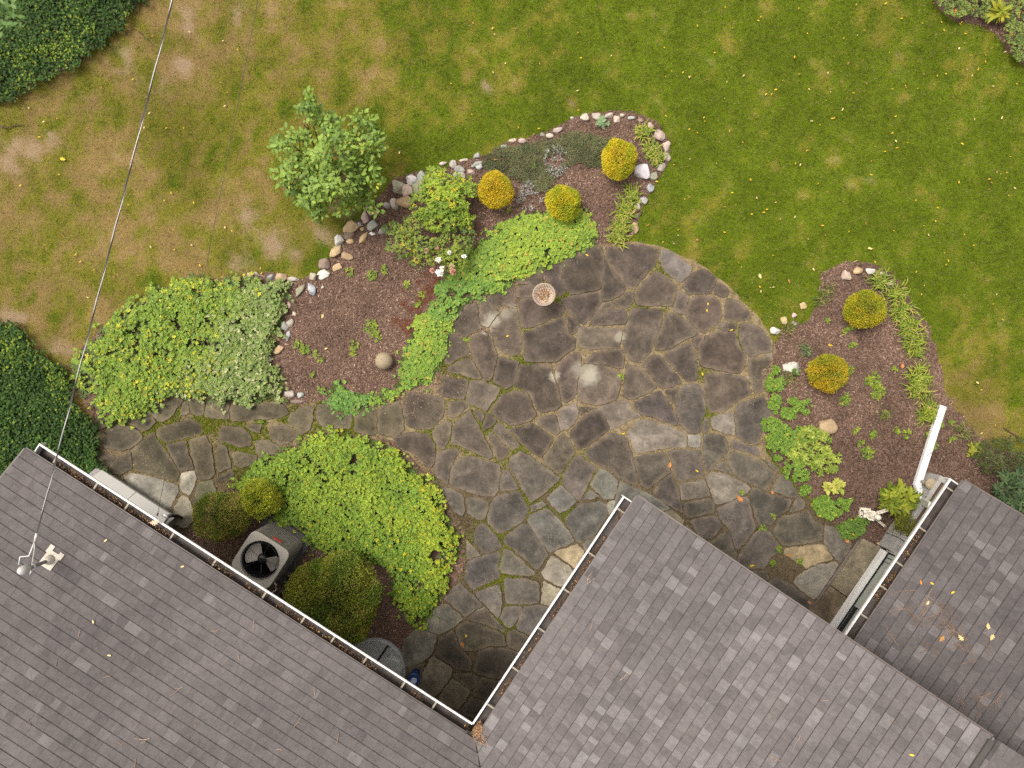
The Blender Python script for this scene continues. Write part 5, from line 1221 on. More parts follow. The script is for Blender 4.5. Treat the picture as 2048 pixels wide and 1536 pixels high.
def edge_dist(poly, q):
    p = np.asarray(poly, float); best = np.full(len(q), 1e9)
    for i in range(len(p)):
        a, b = p[i], p[(i + 1) % len(p)]; ab = b - a; t_ = np.clip(((q - a) @ ab) / (ab @ ab), 0, 1)
        best = np.minimum(best, np.hypot(*(q - a - t_[:, None] * ab).T))
    return best
def cover(poly, n, seed, rough, holes, r, thin=.36):
    """Plants of a groundcover: ragged rim, thin spots by noise, a few strays outside. Returns pixels and rim factor."""
    q = sample(poly, n, seed, rough, holes); e = edge_dist(poly, q) * np.where(inside(poly, q[:, 0], q[:, 1]), 1, -.5)
    nz = fbm(q[:, 0], q[:, 1], 20, seed + 40, 3); k = (nz > thin * (1.12 - .30 * sstep(0, 30, e))) | (r.random(len(q)) < .22); q, e = q[k], e[k]
    st = sample(poly, int(n * .07), seed + 3, 34); es = edge_dist(poly, st); k = (~inside(poly, st[:, 0], st[:, 1])) & (es < 16) & (r.random(len(st)) < .75); q = np.concatenate([q, st[k]]); e = np.concatenate([e, -es[k]])
    return q, .40 + .60 * sstep(-4, 26, e)

# ivy in the left corners
def ivy(poly, n, seed, name, lab, edge):
    r = np.random.default_rng(seed); parts = []
    for layer, (zz, k) in enumerate(((.05, .35), (.11, .4), (.16, .25))):
        q = sample(poly, int(n * k), seed + layer, 11); m = len(q); nz = fbm(q[:, 0], q[:, 1], 40, seed, 3)
        z = zz + .07 * nz + r.normal(0, .012, m); u = r.random(m)
        e = edge(q[:, 0], q[:, 1]); lite = (u < .03 + .42 * e * (nz > .45))
        c = mixcol((.014, .036, .008), (.046, .090, .016), r.random(m) ** 1.2); c[lite] = mixcol((.06, .11, .012), (.15, .19, .022), r.random(lite.sum()))
        c *= (.55 + .9 * nz)[:, None]
        parts.append(leaves(Pn(q, z), r.uniform(0, 6.28, m), np.radians(r.uniform(-35, 25, m)), r.uniform(.028, .055, m), r.uniform(.028, .052, m), c, False, .15, r.normal(0, .35, m)))
    o = link(name, leaf_mesh(name, parts, 'glossy_leaf')); tag(o, lab, 'ivy', kind='stuff')
ivy(IVY_TOP, 26000, 801, 'ivy_groundcover', 'dark green ivy carpet in the top left corner', lambda x, y: np.exp(-((x * .55 + y - 160) / 42.0) ** 2))
ivy(IVY_LEFT, 32000, 811, 'ivy_groundcover', 'dark green ivy carpet beside the left roof corner', lambda x, y: np.exp(-((y - 690 - .62 * x) / 40.0) ** 2))
for nm, pl in (('ivy_soil', IVY_TOP), ('ivy_soil', IVY_LEFT)):
    o = fill(nm, [P(x, y) for x, y in ragged(pl, 3)], .005, M['mulch']); tag(o, 'dark soil under the ivy carpet', kind='structure')
# overhanging branch in the very corner
r = np.random.default_rng(821)
br = empty('overhanging_branch', P(-40, -20, 3.0)); tag(br, 'bright green leafy branch hanging into the top left corner', 'branch')
q = sample([(-120, -110), (20, -60), (40, 10), (44, 50), (28, 72), (0, 68), (-60, 60), (-120, 20)], 420, 822, 4); m = len(q)
link('foliage', leaf_mesh('foliage', [leaves(Pn(q, r.uniform(2.7, 3.3, m)), r.uniform(0, 6.28, m), np.radians(r.uniform(-40, 10, m)), r.uniform(.06, .10, m), r.uniform(.035, .055, m), mixcol((.05, .11, .02), (.12, .20, .05), r.random(m)), True)]), None, br, True)
mb = MB(); mb.tube([P(-320, -260, 3.6), P(-100, -70, 3.1), P(-20, 0, 3.0), P(26, 46, 2.9)], .02, 6, .004); mb.tube([P(-60, -36, 3.05), P(0, -40, 3.0)], .008, 5, .003); mb.build('limb', M['bark'], br)

# lime clover edging along the patio
GC_LIME = [(1195,468),(1182,492),(1130,522),(1062,546),(1012,576),(962,592),(932,612),(902,642),(896,690),(878,740),(852,766),(812,782),(762,806),(702,826),(660,818),(652,792),(672,762),(696,788),(750,792),(796,768),(806,720),(816,680),(838,638),(868,612),(880,572),(898,532),(930,508),(958,488),(1000,448),(1040,430),(1100,424),(1170,418)]
r = np.random.default_rng(831); parts = []
q, rim = cover(GC_LIME, 7000, 832, 9, [(905, 585, 12), (935, 590, 10), (700, 765, 16)], r, .34); m = len(q); nz = fbm(q[:, 0], q[:, 1], 70, 833, 3)
c = mixcol((.115, .200, .022), (.235, .310, .026), np.clip((nz - .3) * 1.1 + .15 + r.normal(0, .28, m), 0, 1)); yl = r.random(m) < .035; c[yl] = (.34, .25, .04)
dk = (q[:, 1] > 560) & (q[:, 1] < 640) & (q[:, 0] > 860); c[dk] *= np.array([.78, .90, 1.1]); c[(q[:, 0] < 740)] *= np.array([.68, .85, 1.3])
parts.append(rosettes(q, (.06 + .07 * nz) * rim + r.normal(0, .012, m).clip(-.03, .05), 3, .028, .029, c, r, (-5, 20), True))
q2 = sample(GC_LIME, 3000, 834, 5); m = len(q2); parts.append(rosettes(q2, .035, 3, .032, .030, mixcol((.03, .055, .008), (.08, .11, .012), r.random(m)), r, (-5, 20)))
o = link('clover_groundcover', leaf_mesh('clover_groundcover', parts)); tag(o, 'lime green clover-leaved groundcover strip along the upper patio edge', 'groundcover', kind='stuff')

# speckled variegated groundcover on the left
GC_VAR = [(143,735),(162,702),(203,656),(238,622),(288,590),(343,566),(398,553),(440,556),(470,560),(520,560),(575,558),(572,592),(566,640),(548,690),(540,720),(566,762),(560,792),(532,802),(502,818),(480,802),(440,812),(400,797),(350,794),(310,812),(280,832),(250,847),(213,842),(188,802),(158,772)]
r = np.random.default_rng(841); parts = []
q, rim = cover(GC_VAR, 10800, 842, 15, [(355, 655, 8), (472, 642, 10)], r, .425); m = len(q)
nz = fbm(q[:, 0], q[:, 1], 60, 843, 3); f = sstep(330, 520, q[:, 0] + .5 * (q[:, 1] - 700) + (nz - .5) * 120)
c = mixcol((.150, .235, .020), (.165, .230, .060), np.clip(f + r.normal(0, .15, m), 0, 1)); yl = r.random(m) < (.20 * (1 - f) * (nz > .42) + .08 * (np.abs(q[:, 0] - 380) < 60)); c[yl] = mixcol((.27, .31, .02), (.38, .37, .03), r.random(yl.sum()))
cr = (r.random(m) < .24 * f); c[cr] = mixcol((.25, .28, .11), (.34, .35, .17), r.random(cr.sum())); dk = r.random(m) < .28; c[dk] *= .68
parts.append(rosettes(q, (.10 + .16 * nz) * rim + np.abs(r.normal(0, .022, m)), 6, .032, .018, c, r, (-10, 30), False))
q2, rim = cover(GC_VAR, 2600, 846, 8, [(355, 655, 10), (452, 612, 10)], r, .30); m = len(q2); parts.append(rosettes(q2, .06 * rim, 5, .042, .024, mixcol((.05, .085, .014), (.10, .14, .03), r.random(m)), r, (-10, 20)))
o = link('speckled_groundcover', leaf_mesh('speckled_groundcover', parts)); tag(o, 'mass of yellow green speckled groundcover left of the mulch bed', 'groundcover', kind='stuff')

# pachysandra on the island
GC_PAC = [(466,962),(498,938),(540,912),(580,888),(640,866),(700,868),(748,880),(792,900),(822,938),(852,960),(882,1000),(903,1050),(922,1080),(916,1110),(892,1130),(902,1160),(880,1192),(862,1242),(820,1252),(792,1222),(790,1180),(762,1130),(702,1112),(622,1102),(600,1060),(545,1038),(540,1000),(470,985)]
r = np.random.default_rng(851); parts = []
q, rim = cover(GC_PAC, 11500, 852, 15, [(706, 920, 12), (868, 1112, 10)], r, .405); m = len(q)
nz = fbm(q[:, 0], q[:, 1], 60, 853, 3)
c = mixcol((.125, .215, .020), (.235, .315, .024), np.clip((nz - .25) * 1.8 + r.normal(0, .2, m), 0, 1)); yl = r.random(m) < (.05 + .14 * sstep(760, 900, q[:, 0])); c[yl] = mixcol((.25, .30, .02), (.38, .36, .02), r.random(yl.sum())); dk = r.random(m) < .25; c[dk] *= .66
parts.append(rosettes(q, (.10 + .13 * nz) * rim + np.abs(r.normal(0, .025, m)), 6, .030, .017, c, r, (-12, 30)))
q2, rim = cover(GC_PAC, 2600, 856, 8, [(706, 920, 12), (868, 1112, 10)], r, .30); m = len(q2); parts.append(rosettes(q2, .06 * rim, 5, .040, .022, mixcol((.045, .080, .012), (.09, .13, .016), r.random(m)), r, (-10, 20)))
o = link('pachysandra_groundcover', leaf_mesh('pachysandra_groundcover', parts)); tag(o, 'bright green pachysandra carpet on the island beside the air conditioner', 'groundcover', kind='stuff')

# corner groundcover at the top right
r = np.random.default_rng(861); GCC = [(1866,-110),(1870,0),(1896,30),(1922,38),(1940,28),(1962,36),(1988,44),(2012,40),(2006,70),(2020,96),(2034,116),(2062,138),(2240,150),(2240,-110)]
q = sample(GCC, 4200, 862, 5, [(1985, 55, 12), (2000, 72, 10)]); m = len(q); nz = fbm(q[:, 0], q[:, 1], 30, 863, 3)
c = mixcol((.075, .135, .030), (.185, .225, .040), np.clip(nz * 1.3 - .2 + r.normal(0, .2, m), 0, 1)); c[r.random(m) < .3] *= .55; c[r.random(m) < .015] = (.40, .13, .02)
o = link('corner_groundcover', leaf_mesh('corner_groundcover', [rosettes(q, .12 + .12 * nz, 5, .034, .020, c, r, (-10, 35))])); tag(o, 'small-leaved green groundcover in the top right corner', 'groundcover', kind='stuff')

# creeping grey herb between the globe shrubs
r = np.random.default_rng(871); GCH = [(965,322),(990,300),(1060,284),(1110,278),(1150,260),(1232,276),(1208,330),(1180,336),(1150,322),(1120,345),(1098,384),(1060,372),(1010,352),(978,350)]
q = sample(GCH, 9500, 872, 6, [(1112, 322, 16), (1130, 345, 12)]); m = len(q); nz = fbm(q[:, 0], q[:, 1], 26, 873, 3)
c = mixcol((.048, .062, .026), (.135, .150, .062), np.clip(nz * 1.4 - .25 + r.normal(0, .2, m), 0, 1)); c[r.random(m) < .06] = (.12, .06, .04)
o = link('creeping_herb', leaf_mesh('creeping_herb', [leaves(Pn(q, .02 + .06 * nz), r.uniform(0, 6.28, m), np.radians(r.uniform(0, 55, m)), r.uniform(.02, .045, m), r.uniform(.008, .014, m), c)])); tag(o, 'low grey green creeping herb mat between the golden globe shrubs', 'groundcover', kind='stuff')

# generic clump plants, each a thing
def plant(name, label, cat, px, py, parts, group=None, mat='leaf', stem=.06):
    o = link(name, leaf_mesh(name, parts, mat)); tag(o, label, cat, group); return o
def ell(cx_, cy_, rx, ry, n, r):
    t_ = r.uniform(0, 6.28, n); s_ = np.sqrt(r.random(n)); return np.stack([cx_ + rx * s_ * np.cos(t_), cy_ + ry * s_ * np.sin(t_)], 1)
# silver herbs
for (x, y, rx, ry, lab, sd_) in ((1112, 322, 24, 32, 'silver grey herb clump growing between two green herb mats', 881), (1060, 391, 29, 30, 'silver grey herb clump between the two lower golden globe shrubs', 882)):
    r = np.random.default_rng(sd_); q = ell(x, y, rx, ry, 620, r); m = len(q); k = fbm(q[:, 0], q[:, 1], 14, sd_, 2) > .42; q = q[k]; m = len(q)
    c = mixcol((.12, .12, .10), (.36, .36, .34), r.random(m) ** 1.3)
    plant('silver_herb', lab, 'herb', x, y, [leaves(Pn(q, r.uniform(.03, .13, m)), r.uniform(0, 6.28, m), np.radians(r.uniform(0, 55, m)), r.uniform(.025, .05, m), r.uniform(.008, .014, m), c)], 'silver herb clumps')
# strap-leaved clumps (daylilies)
def straps(px, py, r_px, n, r, col=((.075, .115, .012), (.21, .23, .025)), h=.16, wd=.016):
    parts = []; base = P(px, py); N = n
    yaw = r.uniform(0, 6.28, N); L = r_px / 122.5 * r.uniform(.30, 1.05, N); c = mixcol(*col, r.random(N)); c[r.random(N) < .10] = (.30, .23, .07)
    ox, oy = r.normal(0, r_px * .34 / 122.5, (2, N)); V = []; C = []
    seg = 4; hh = h * r.uniform(.6, 1.2, N); Fc = []
    for k in range(seg + 1):
        f = k / seg; x = base.x + ox + np.cos(yaw) * L * f; y = base.y + oy + np.sin(yaw) * L * f; z = .01 + hh * (1.9 * f - 1.55 * f * f); w = wd * r.uniform(.9, 1.1, N) * (1 - f ** 2.2) * .5 + .0008
        V.append(np.stack([x - np.sin(yaw) * w, y + np.cos(yaw) * w, z + .004], 1)); V.append(np.stack([x + np.sin(yaw) * w, y - np.cos(yaw) * w, z + .004], 1)); C += [c, c]
    V = np.stack(V, 1).reshape(-1, 3); C = np.stack(C, 1).reshape(-1, 3); i = np.arange(N) * (2 * seg + 2)
    for k in range(seg):
        a = i + 2 * k; Fc += [np.stack([a, a + 1, a + 3], 1), np.stack([a, a + 3, a + 2], 1)]
    return V, np.concatenate(Fc), C
DAY = [(1285,266,18,'daylily clump inside the top of the rounded bed end'),(1302,300,20,'daylily clump left of the fieldstones at the bed end'),(1312,318,16,'daylily clump just above the pale square boulder'),(1262,392,20,'daylily clump highest on the right bed edge above the patio'),(1250,425,22,'daylily clump in the middle of the bed edge above the patio'),(1240,455,22,'daylily clump second from the patio tip of the bed edge'),(1234,474,20,'daylily clump at the patio tip of the upper bed'),
       (1755,562,22,'daylily clump at the top of the right bed'),(1790,588,24,'daylily clump right of the upper golden globe shrub'),(1800,625,26,'daylily clump lower right of the upper golden globe shrub'),(1815,655,26,'daylily clump in the middle of the right bed edge'),(1825,690,28,'daylily clump with yellowed straps at the right bed edge'),(1832,752,26,'daylily clump standing alone on the right bed edge'),(1836,778,24,'daylily clump lowest on the right bed edge'),
       (1852,825,26,'daylily clump left of the white downspout'),(1922,864,26,'dry arching grass clump right of the white downspout'),(1610,700,16,'bluish grassy clump left of the lower golden globe shrub'),(1580,655,15,'grassy clump beside the smooth white stone'),(1578,755,18,'grassy clump below the large white quartz rock'),(1640,600,18,'wispy grass clump at the upper left of the right bed'),(1655,580,16,'wispy grass clump below the pink stone of the right bed'),(1765,828,16,'thin grassy clump in the lower right bed')]
for i, (x, y, rp, lab) in enumerate(DAY):
    r = np.random.default_rng(900 + i); blue = ('bluish' in lab); wispy = 'wispy' in lab or 'thin' in lab or 'grassy' in lab or 'dry' in lab
    col = ((.05, .10, .035), (.13, .19, .08)) if blue else ((.075, .115, .012), (.24, .28, .03)) if not wispy else ((.07, .09, .02), (.17, .17, .05))
    plant('daylily' if not wispy else 'grass_clump', lab, 'plant', x, y, [straps(x, y, rp, 120 if not wispy else 60, r, col, .13 if rp < 21 else .17, .020 if not wispy else .008)], 'strap-leaved clumps in the beds')
# sage rosette, hosta, rhododendrons and other leafy clumps
def clump(name, label, cat, px, py, rx, ry, n, ln, wd, cols, seed, h=.2, six=True, group=None, mat='leaf', pitch=(-15, 35), whorl=5, yellow=0.0):
    r = np.random.default_rng(seed); q = ell(px, py, rx, ry, n, r)
    if name == 'sedum':
        q = ell(px, py, rx * 1.12, ry * 1.12, int(n * 1.5), r); k = fbm(q[:, 0], q[:, 1], 15, seed, 2) > .30 + .42 * np.hypot((q[:, 0] - px) / rx, (q[:, 1] - py) / ry) ** 3 * .75; q = q[k]; n = len(q)
    dd = np.clip(np.hypot((q[:, 0] - px) / rx, (q[:, 1] - py) / ry), 0, 1.05); z = .03 + h * np.sqrt(np.clip(1 - dd ** 2 * .85, 0, 1)) * r.uniform(.55, 1.05, n)
    c = mixcol(*cols, np.clip(r.random(n), 0, 1)); yl = r.random(n) < yellow; c[yl] = (.36, .31, .03)
    return plant(name, label, cat, px, py, [rosettes(q, z, whorl, ln, wd, c, r, pitch, six)], group, mat)
clump('sage_plant', 'grey green rosette of broad leaves at the top of the rounded bed', 'plant', 1208, 243, 9, 8, 6, .095, .045, ((.12, .19, .085), (.20, .27, .14)), 931, .08)
clump('hosta', 'yellow green variegated hosta near the angel statue', 'plant', 1670, 972, 22, 12, 15, .085, .048, ((.20, .24, .030), (.40, .38, .085)), 932, .14)
RH = ((.085, .125, .014), (.23, .25, .028))
clump('rhododendron', 'yellow green rhododendron beside the base of the downspout', 'shrub', 1800, 1000, 36, 26, 34, .125, .045, RH, 933, .42, mat='glossy_leaf', whorl=7)
clump('rhododendron', 'greener rhododendron between the planter and the lower wing gutter', 'shrub', 1845, 1000, 24, 26, 16, .11, .042, ((.06, .10, .016), (.16, .20, .03)), 934, .40, mat='glossy_leaf', whorl=6)
clump('rhododendron', 'rhododendron with pointed yellow leaves in the top right corner', 'shrub', 2005, 20, 16, 12, 5, .165, .050, ((.12, .15, .012), (.30, .27, .03)), 935, .30, mat='glossy_leaf', whorl=9)
clump('planter_fern', 'olive green fern filling the concrete planter', 'plant', 1812, 1050, 24, 26, 260, .060, .013, ((.06, .075, .010), (.17, .17, .018)), 936, .52, False)
clump('evergreen_shrub', 'blue green evergreen shrub overlapping the lower wing roof edge', 'shrub', 2032, 988, 46, 50, 120, .080, .024, ((.022, .045, .016), (.070, .105, .045)), 937, .9, mat='glossy_leaf', pitch=(-30, 20), whorl=6)
clump('evergreen_shrub', 'dark olive feathery shrub at the right edge of the bed', 'shrub', 2010, 912, 62, 40, 260, .060, .012, ((.025, .042, .010), (.075, .095, .022)), 938, .35, False, pitch=(-20, 40), whorl=5)
clump('leafy_plant', 'broad leafy weed right of the white downspout', 'plant', 1953, 900, 13, 16, 14, .07, .034, ((.10, .13, .015), (.24, .24, .03)), 939, .12)
SED = ((.075, .150, .018), (.165, .250, .032))
for (x, y, rx, ry, n, lab, sd_) in ((1550, 778, 19, 44, 480, 'tall strip of green sedum touching the patio by the white quartz rock', 941), (1596, 812, 26, 20, 230, 'small green sedum cushion right of the patio edge', 942), (1565, 868, 42, 50, 1150, 'largest green sedum cushion beside the patio', 943), (1596, 945, 26, 38, 420, 'green sedum patch trailing down the patio edge', 944), (1612, 980, 12, 12, 70, 'small sedum tuft at the lower end of the patio edge', 945),
                              (1652, 1018, 29, 27, 420, 'round green sedum cushion near the hosta', 946), (1690, 1005, 20, 16, 170, 'sedum cushion between the hosta and the statue', 947), (1707, 1055, 33, 26, 460, 'dark green sedum cushion beside the door step', 948), (1588, 745, 14, 16, 80, 'sedum tuft below the white quartz rock', 949)):
    clump('sedum', lab, 'plant', x, y, rx, ry, int(n * 1.25), .023, .018, SED if sd_ < 948 else ((.05, .105, .016), (.12, .19, .03)), sd_, .12, False, 'sedum cushions by the patio', whorl=5, yellow=.012)
for (x, y, rx, ry, n, lab, sd_) in ((1612, 870, 22, 16, 40, 'lime leafy groundcover right of the largest sedum cushion', 951), (1600, 905, 26, 26, 56, 'bright speckled leafy clump below the tan rock', 952), (1640, 880, 22, 20, 36, 'leafy clump touching the large flat tan rock', 953), (1650, 925, 32, 26, 60, 'speckled leafy clump highest above the hosta', 954)):
    clump('leafy_groundcover', lab, 'plant', x, y, rx, ry, n, .062, .028, ((.10, .16, .016), (.27, .31, .05)), sd_, .15, True, 'leafy clumps below the tan rock', whorl=5)
# little weeds
WEED = [(740,652,16),(752,672,14),(708,690,12),(705,706,9),(610,700,14),(596,690,10),(640,718,7),(633,708,8),(700,545,10),(745,550,12),(770,540,10),(625,748,6),(642,778,9),(1735,905,16),(1722,888,9),(1700,655,9),(1706,690,8),(1745,760,20),(1755,785,18),(1690,800,14),(1790,740,8),(1712,862,9),(1745,868,9),(1790,860,9),(1655,640,8),(1690,662,7),(1815,868,10),(1700,740,9),(1860,870,10),(1880,850,9),(1868,890,10),(1903,845,8),(1905,880,9),(935,680,7),(1243,752,6),(1547,1035,8),(1525,1055,9),(1560,1098,8),(1545,1125,8),(1600,1125,10),(905,1085,12),(885,1085,9),(1210,300,8),(1065,325,9),(1018,420,6),(835,605,10),(845,590,9),(815,570,9),(1480,985,6),(600,880,7),(520,845,6),(660,855,8)]
WEED.sort(key=lambda q_: q_[1]); cnt = {}
for i, (x, y, rp) in enumerate(WEED):
    r = np.random.default_rng(1000 + i); n = max(4, int(rp * rp / 9)); q = ell(x, y, rp * .8, rp * .8, n, r)
    c = mixcol((.08, .14, .016), (.21, .25, .025), r.random(n))
    where = 'sprouting in the left bed' if x < 1000 and y < 790 else 'sprouting in the right bed' if x > 1620 else 'sprouting between the flagstones'
    cnt[where] = cnt.get(where, -1) + 1
    plant('weed', '%s small green weed from the top %s' % (ORD[cnt[where]], where), 'weed', x, y, [rosettes(q, .02 + .03 * r.random(n), 4, .036, .022, c, r, (0, 35), False)], 'small weeds ' + where)
# red dry patch of needles in the left bed
r = np.random.default_rng(1101); q = sample([(872,545),(842,580),(806,630),(790,655),(812,665),(842,650),(852,610),(880,570)], 1700, 1102, 26); m = len(q)
o = link('dry_needles', leaf_mesh('dry_needles', [leaves(Pn(q, .012 + .02 * r.random(m)), r.uniform(0, 6.28, m), np.radians(r.uniform(0, 30, m)), r.uniform(.03, .07, m), r.uniform(.003, .006, m), mixcol((.075, .020, .008), (.20, .055, .022), r.random(m)))])); tag(o, 'rust red dry needles scattered in the left bed', 'needles', kind='stuff')

# ------------------------------------------------------------------ shrubs
def branches(mb, c, h, spread, n, r):
    for k in range(n):
        t_ = 2 * math.pi * k / n + r.uniform(-.3, .3); s_ = spread * r.uniform(.5, .9)
        mb.tube([(c.x + .02 * math.cos(t_), c.y + .02 * math.sin(t_), 0), (c.x + s_ * .35 * math.cos(t_), c.y + s_ * .35 * math.sin(t_), h * .4), (c.x + s_ * math.cos(t_), c.y + s_ * math.sin(t_), h * r.uniform(.7, .95))], .012, 5, .003)
def ball_shrub(name, label, px, py, rx, ry, hgt, n, ln, wd, colf, seed, group=None, bump=.085):
    """Clipped shrub: small leaves through the outer shell of a slightly lumpy dome."""
    r = np.random.default_rng(seed); zc = hgt * .52; c = P(px, py, zc); A, B, Cz = rx / 131.0, ry / 131.0, hgt * .52
    d = r.normal(0, 1, (n, 3)); d[:, 2] = np.abs(d[:, 2]) * np.where(r.random(n) < .80, 1, -1); d /= np.linalg.norm(d, axis=1)[:, None]
    lump = 1 + bump * (vnoise(d[:, 0] * 10 + 50, d[:, 1] * 10 + 50 + d[:, 2] * 7, 4.0, seed) - .5) * 2 + .5 * bump * (vnoise(d[:, 0] * 10 + 50, d[:, 1] * 10 + 50, 1.4, seed + 1) - .5)
    dep = 1 - np.abs(r.normal(0, .085, n)) + np.where(r.random(n) < .05, r.uniform(.02, .10, n), 0); lop = 1 + .02 * np.cos(np.arctan2(d[:, 1], d[:, 0]) * 2 + seed) + .025 * np.cos(np.arctan2(d[:, 1], d[:, 0]) * 3 + 2 * seed)
    p = d * np.array([A, B, Cz]) * (lump * dep * lop)[:, None] + np.array([c.x, c.y, zc])
    p[:, 2] = np.maximum(p[:, 2], .02)
    yaw = np.arctan2(d[:, 1], d[:, 0]) + r.normal(0, 1.1, n); pit = np.arcsin(np.clip(d[:, 2], -1, 1)) * .55 + r.normal(0, .5, n)
    col = colf(d, r, n, dep); t_ = empty(name, (c.x, c.y, 0)); tag(t_, label, 'shrub', group)
    link('foliage', leaf_mesh('foliage', [leaves(p, yaw, pit, r.uniform(.7, 1.3, n) * ln, r.uniform(.7, 1.3, n) * wd, col, False, .2, r.normal(0, .5, n))]), None, t_, True)
    mb = MB(); branches(mb, c, hgt * .75, min(A, B) * .7, 9, r); mb.build('stems', M['bark'], t_)
    return t_
def golden(gold, green, bias):
    def f(d, r, n, dep):
        nz = vnoise(d[:, 0] * 10 + 50, d[:, 1] * 10 + 50, 3.0, int(r.integers(1000))) ; k = np.clip(bias + (nz - .5) * 1.3 + r.normal(0, .25, n) - .25 * d[:, 0] - .15 * d[:, 1], 0, 1)
        c = mixcol(green, gold, k); return c * (.75 + .5 * r.random(n))[:, None]
    return f
GOLD, GRN = (.46, .325, .012), (.25, .26, .010)
ball_shrub('globe_shrub', 'orange gold globe shrub nearest the lime bush', 991, 381, 35, 38, .52, 9000, .026, .011, golden(GOLD, GRN, .85), 1201, 'golden globe shrubs')
ball_shrub('globe_shrub', 'yellow green globe shrub touching the clover edging', 1127, 406, 36, 35, .52, 9000, .026, .011, golden((.43, .36, .012), (.24, .28, .012), .50), 1202, 'golden globe shrubs', .11)
ball_shrub('globe_shrub', 'golden globe shrub beside the pale square boulder', 1237, 319, 36, 40, .55, 9000, .026, .011, golden((.47, .36, .012), (.25, .28, .010), .60), 1203, 'golden globe shrubs')
ball_shrub('globe_shrub', 'larger olive gold globe shrub high in the right bed', 1729, 620, 43, 37, .55, 10500, .026, .011, golden((.35, .28, .010), (.165, .195, .008), .48), 1204, 'golden globe shrubs')
ball_shrub('globe_shrub', 'orange tinged globe shrub low in the right bed', 1655, 745, 39, 38, .55, 10000, .026, .011, golden((.37, .255, .010), (.17, .19, .010), .56), 1205, 'golden globe shrubs')
def box_c(g0, g1, br, pb):
    def f(d, r, n, dep):
        nz = vnoise(d[:, 0] * 10 + 50, d[:, 1] * 10 + 50, 2.6, int(r.integers(1000))); c = mixcol(g0, g1, np.clip(nz * 1.2 - .1 + r.normal(0, .25, n), 0, 1)); b_ = r.random(n) < pb * np.clip(nz * 2 - .4, 0, 1.4); c[b_] = mixcol((br[0] * .6, br[1] * .6, br[2] * .6), br, r.random(b_.sum())); return c
    return f
ball_shrub('boxwood_shrub', 'large rounded boxwood with bronze tips below the air conditioner', 672, 1196, 100, 90, .95, 26000, .030, .017, box_c((.072, .115, .012), (.225, .265, .020), (.30, .21, .07), .20), 1211, None, .12)
ball_shrub('boxwood_shrub', 'bronze tinged round boxwood left of the air conditioner', 446, 1032, 55, 50, .75, 12000, .028, .016, box_c((.080, .120, .014), (.225, .25, .020), (.34, .23, .09), .34), 1212, None, .14)
ball_shrub('boxwood_shrub', 'small yellow green boxwood above the air conditioner', 520, 996, 40, 41, .62, 8500, .028, .016, box_c((.13, .17, .012), (.31, .33, .02), (.31, .25, .05), .12), 1213, None, .16)

# loose leafy bushes and the viburnum: leaves on twigs through an uneven volume
def bush(name, label, lobes, n, ln, wd, cols, seed, hi, six, cat='shrub', gap=.42, trunk=None, whorl=4, yel=(.0, (.4, .3, .03)), pitch=(-30, 25), part='crown', pet=0.0):
    r = np.random.default_rng(seed); parts = []; tot = sum(l[2] * l[3] for l in lobes); cx_ = np.mean([l[0] for l in lobes]); cy_ = np.mean([l[1] for l in lobes]); pts = []
    for (x, y, rx, ry, z0, z1) in lobes:
        m = max(6, int(n * rx * ry / tot)); q = ell(x, y, rx, ry, m, r); dd = np.hypot((q[:, 0] - x) / rx, (q[:, 1] - y) / ry)
        z = z0 + (z1 - z0) * np.sqrt(np.clip(1 - dd ** 2, 0, 1)) * (1 - r.random(m) ** 2.2 * .8); k = fbm(q[:, 0], q[:, 1], 22, seed + 7, 2) > gap * (.55 + .6 * dd); q, z = q[k], z[k]; m = len(q)
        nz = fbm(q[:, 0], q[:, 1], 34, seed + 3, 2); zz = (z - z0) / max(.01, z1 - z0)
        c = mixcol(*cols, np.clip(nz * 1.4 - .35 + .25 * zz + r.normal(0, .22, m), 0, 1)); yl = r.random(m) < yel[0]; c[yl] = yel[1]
        parts.append(rosettes(q, z, whorl, ln, wd, c, r, pitch, six, .7, .18, pet)); pts.append((q, z))
    b = P(cx_, cy_); t_ = empty(name, b); tag(t_, label, cat)
    link(part, leaf_mesh(part, parts), None, t_, True)
    mb = MB(); tb = P(*(trunk or (cx_, cy_)), 0)
    for (x, y, rx, ry, z0, z1) in lobes:
        e = P(x, y, (z0 + z1) / 2); mid = tb.lerp(e, .45) + Vector((r.normal(0, .04), r.normal(0, .04), hi * .12)); mb.tube([tb + Vector((r.normal(0, .03), r.normal(0, .03), 0)), mid, e], .018 if hi > 1 else .010, 6, .004)
        for _ in range(4):
            q1 = ell(x, y, rx * .8, ry * .8, 1, r)[0]; mb.tube([mid.lerp(e, .6), P(q1[0], q1[1], z0 + (z1 - z0) * .6)], .006, 5, .002)
    mb.build('trunk' if hi > 1 else 'stems', M['bark'], t_)
    return t_
bush('viburnum', 'large leafy viburnum shrub standing alone on the left lawn', [(612,205,24,20,.9,1.3),(610,235,34,26,.8,1.3),(720,240,34,26,.7,1.2),(655,250,34,26,.6,1.1),(585,290,40,34,.7,1.3),(660,300,60,46,.9,1.6),(725,290,38,34,.8,1.3),(745,270,22,18,.7,1.1),(590,345,44,34,.7,1.3),(665,360,58,44,.8,1.5),(735,350,32,40,.6,1.2),(630,400,36,26,.6,1.2),(680,400,40,26,.6,1.1),(640,430,16,12,.6,.9),(552,335,12,10,.7,.9),(735,395,24,22,.5,.9),(755,410,14,14,.5,.8),(610,385,30,22,.6,1.0)],
     1700, .074, .038, ((.060, .115, .011), (.180, .265, .040)), 1301, 1.5, True, gap=.45, trunk=(668, 350), whorl=3, yel=(.03, (.27, .27, .03)), pitch=(-40, 15), pet=.035)
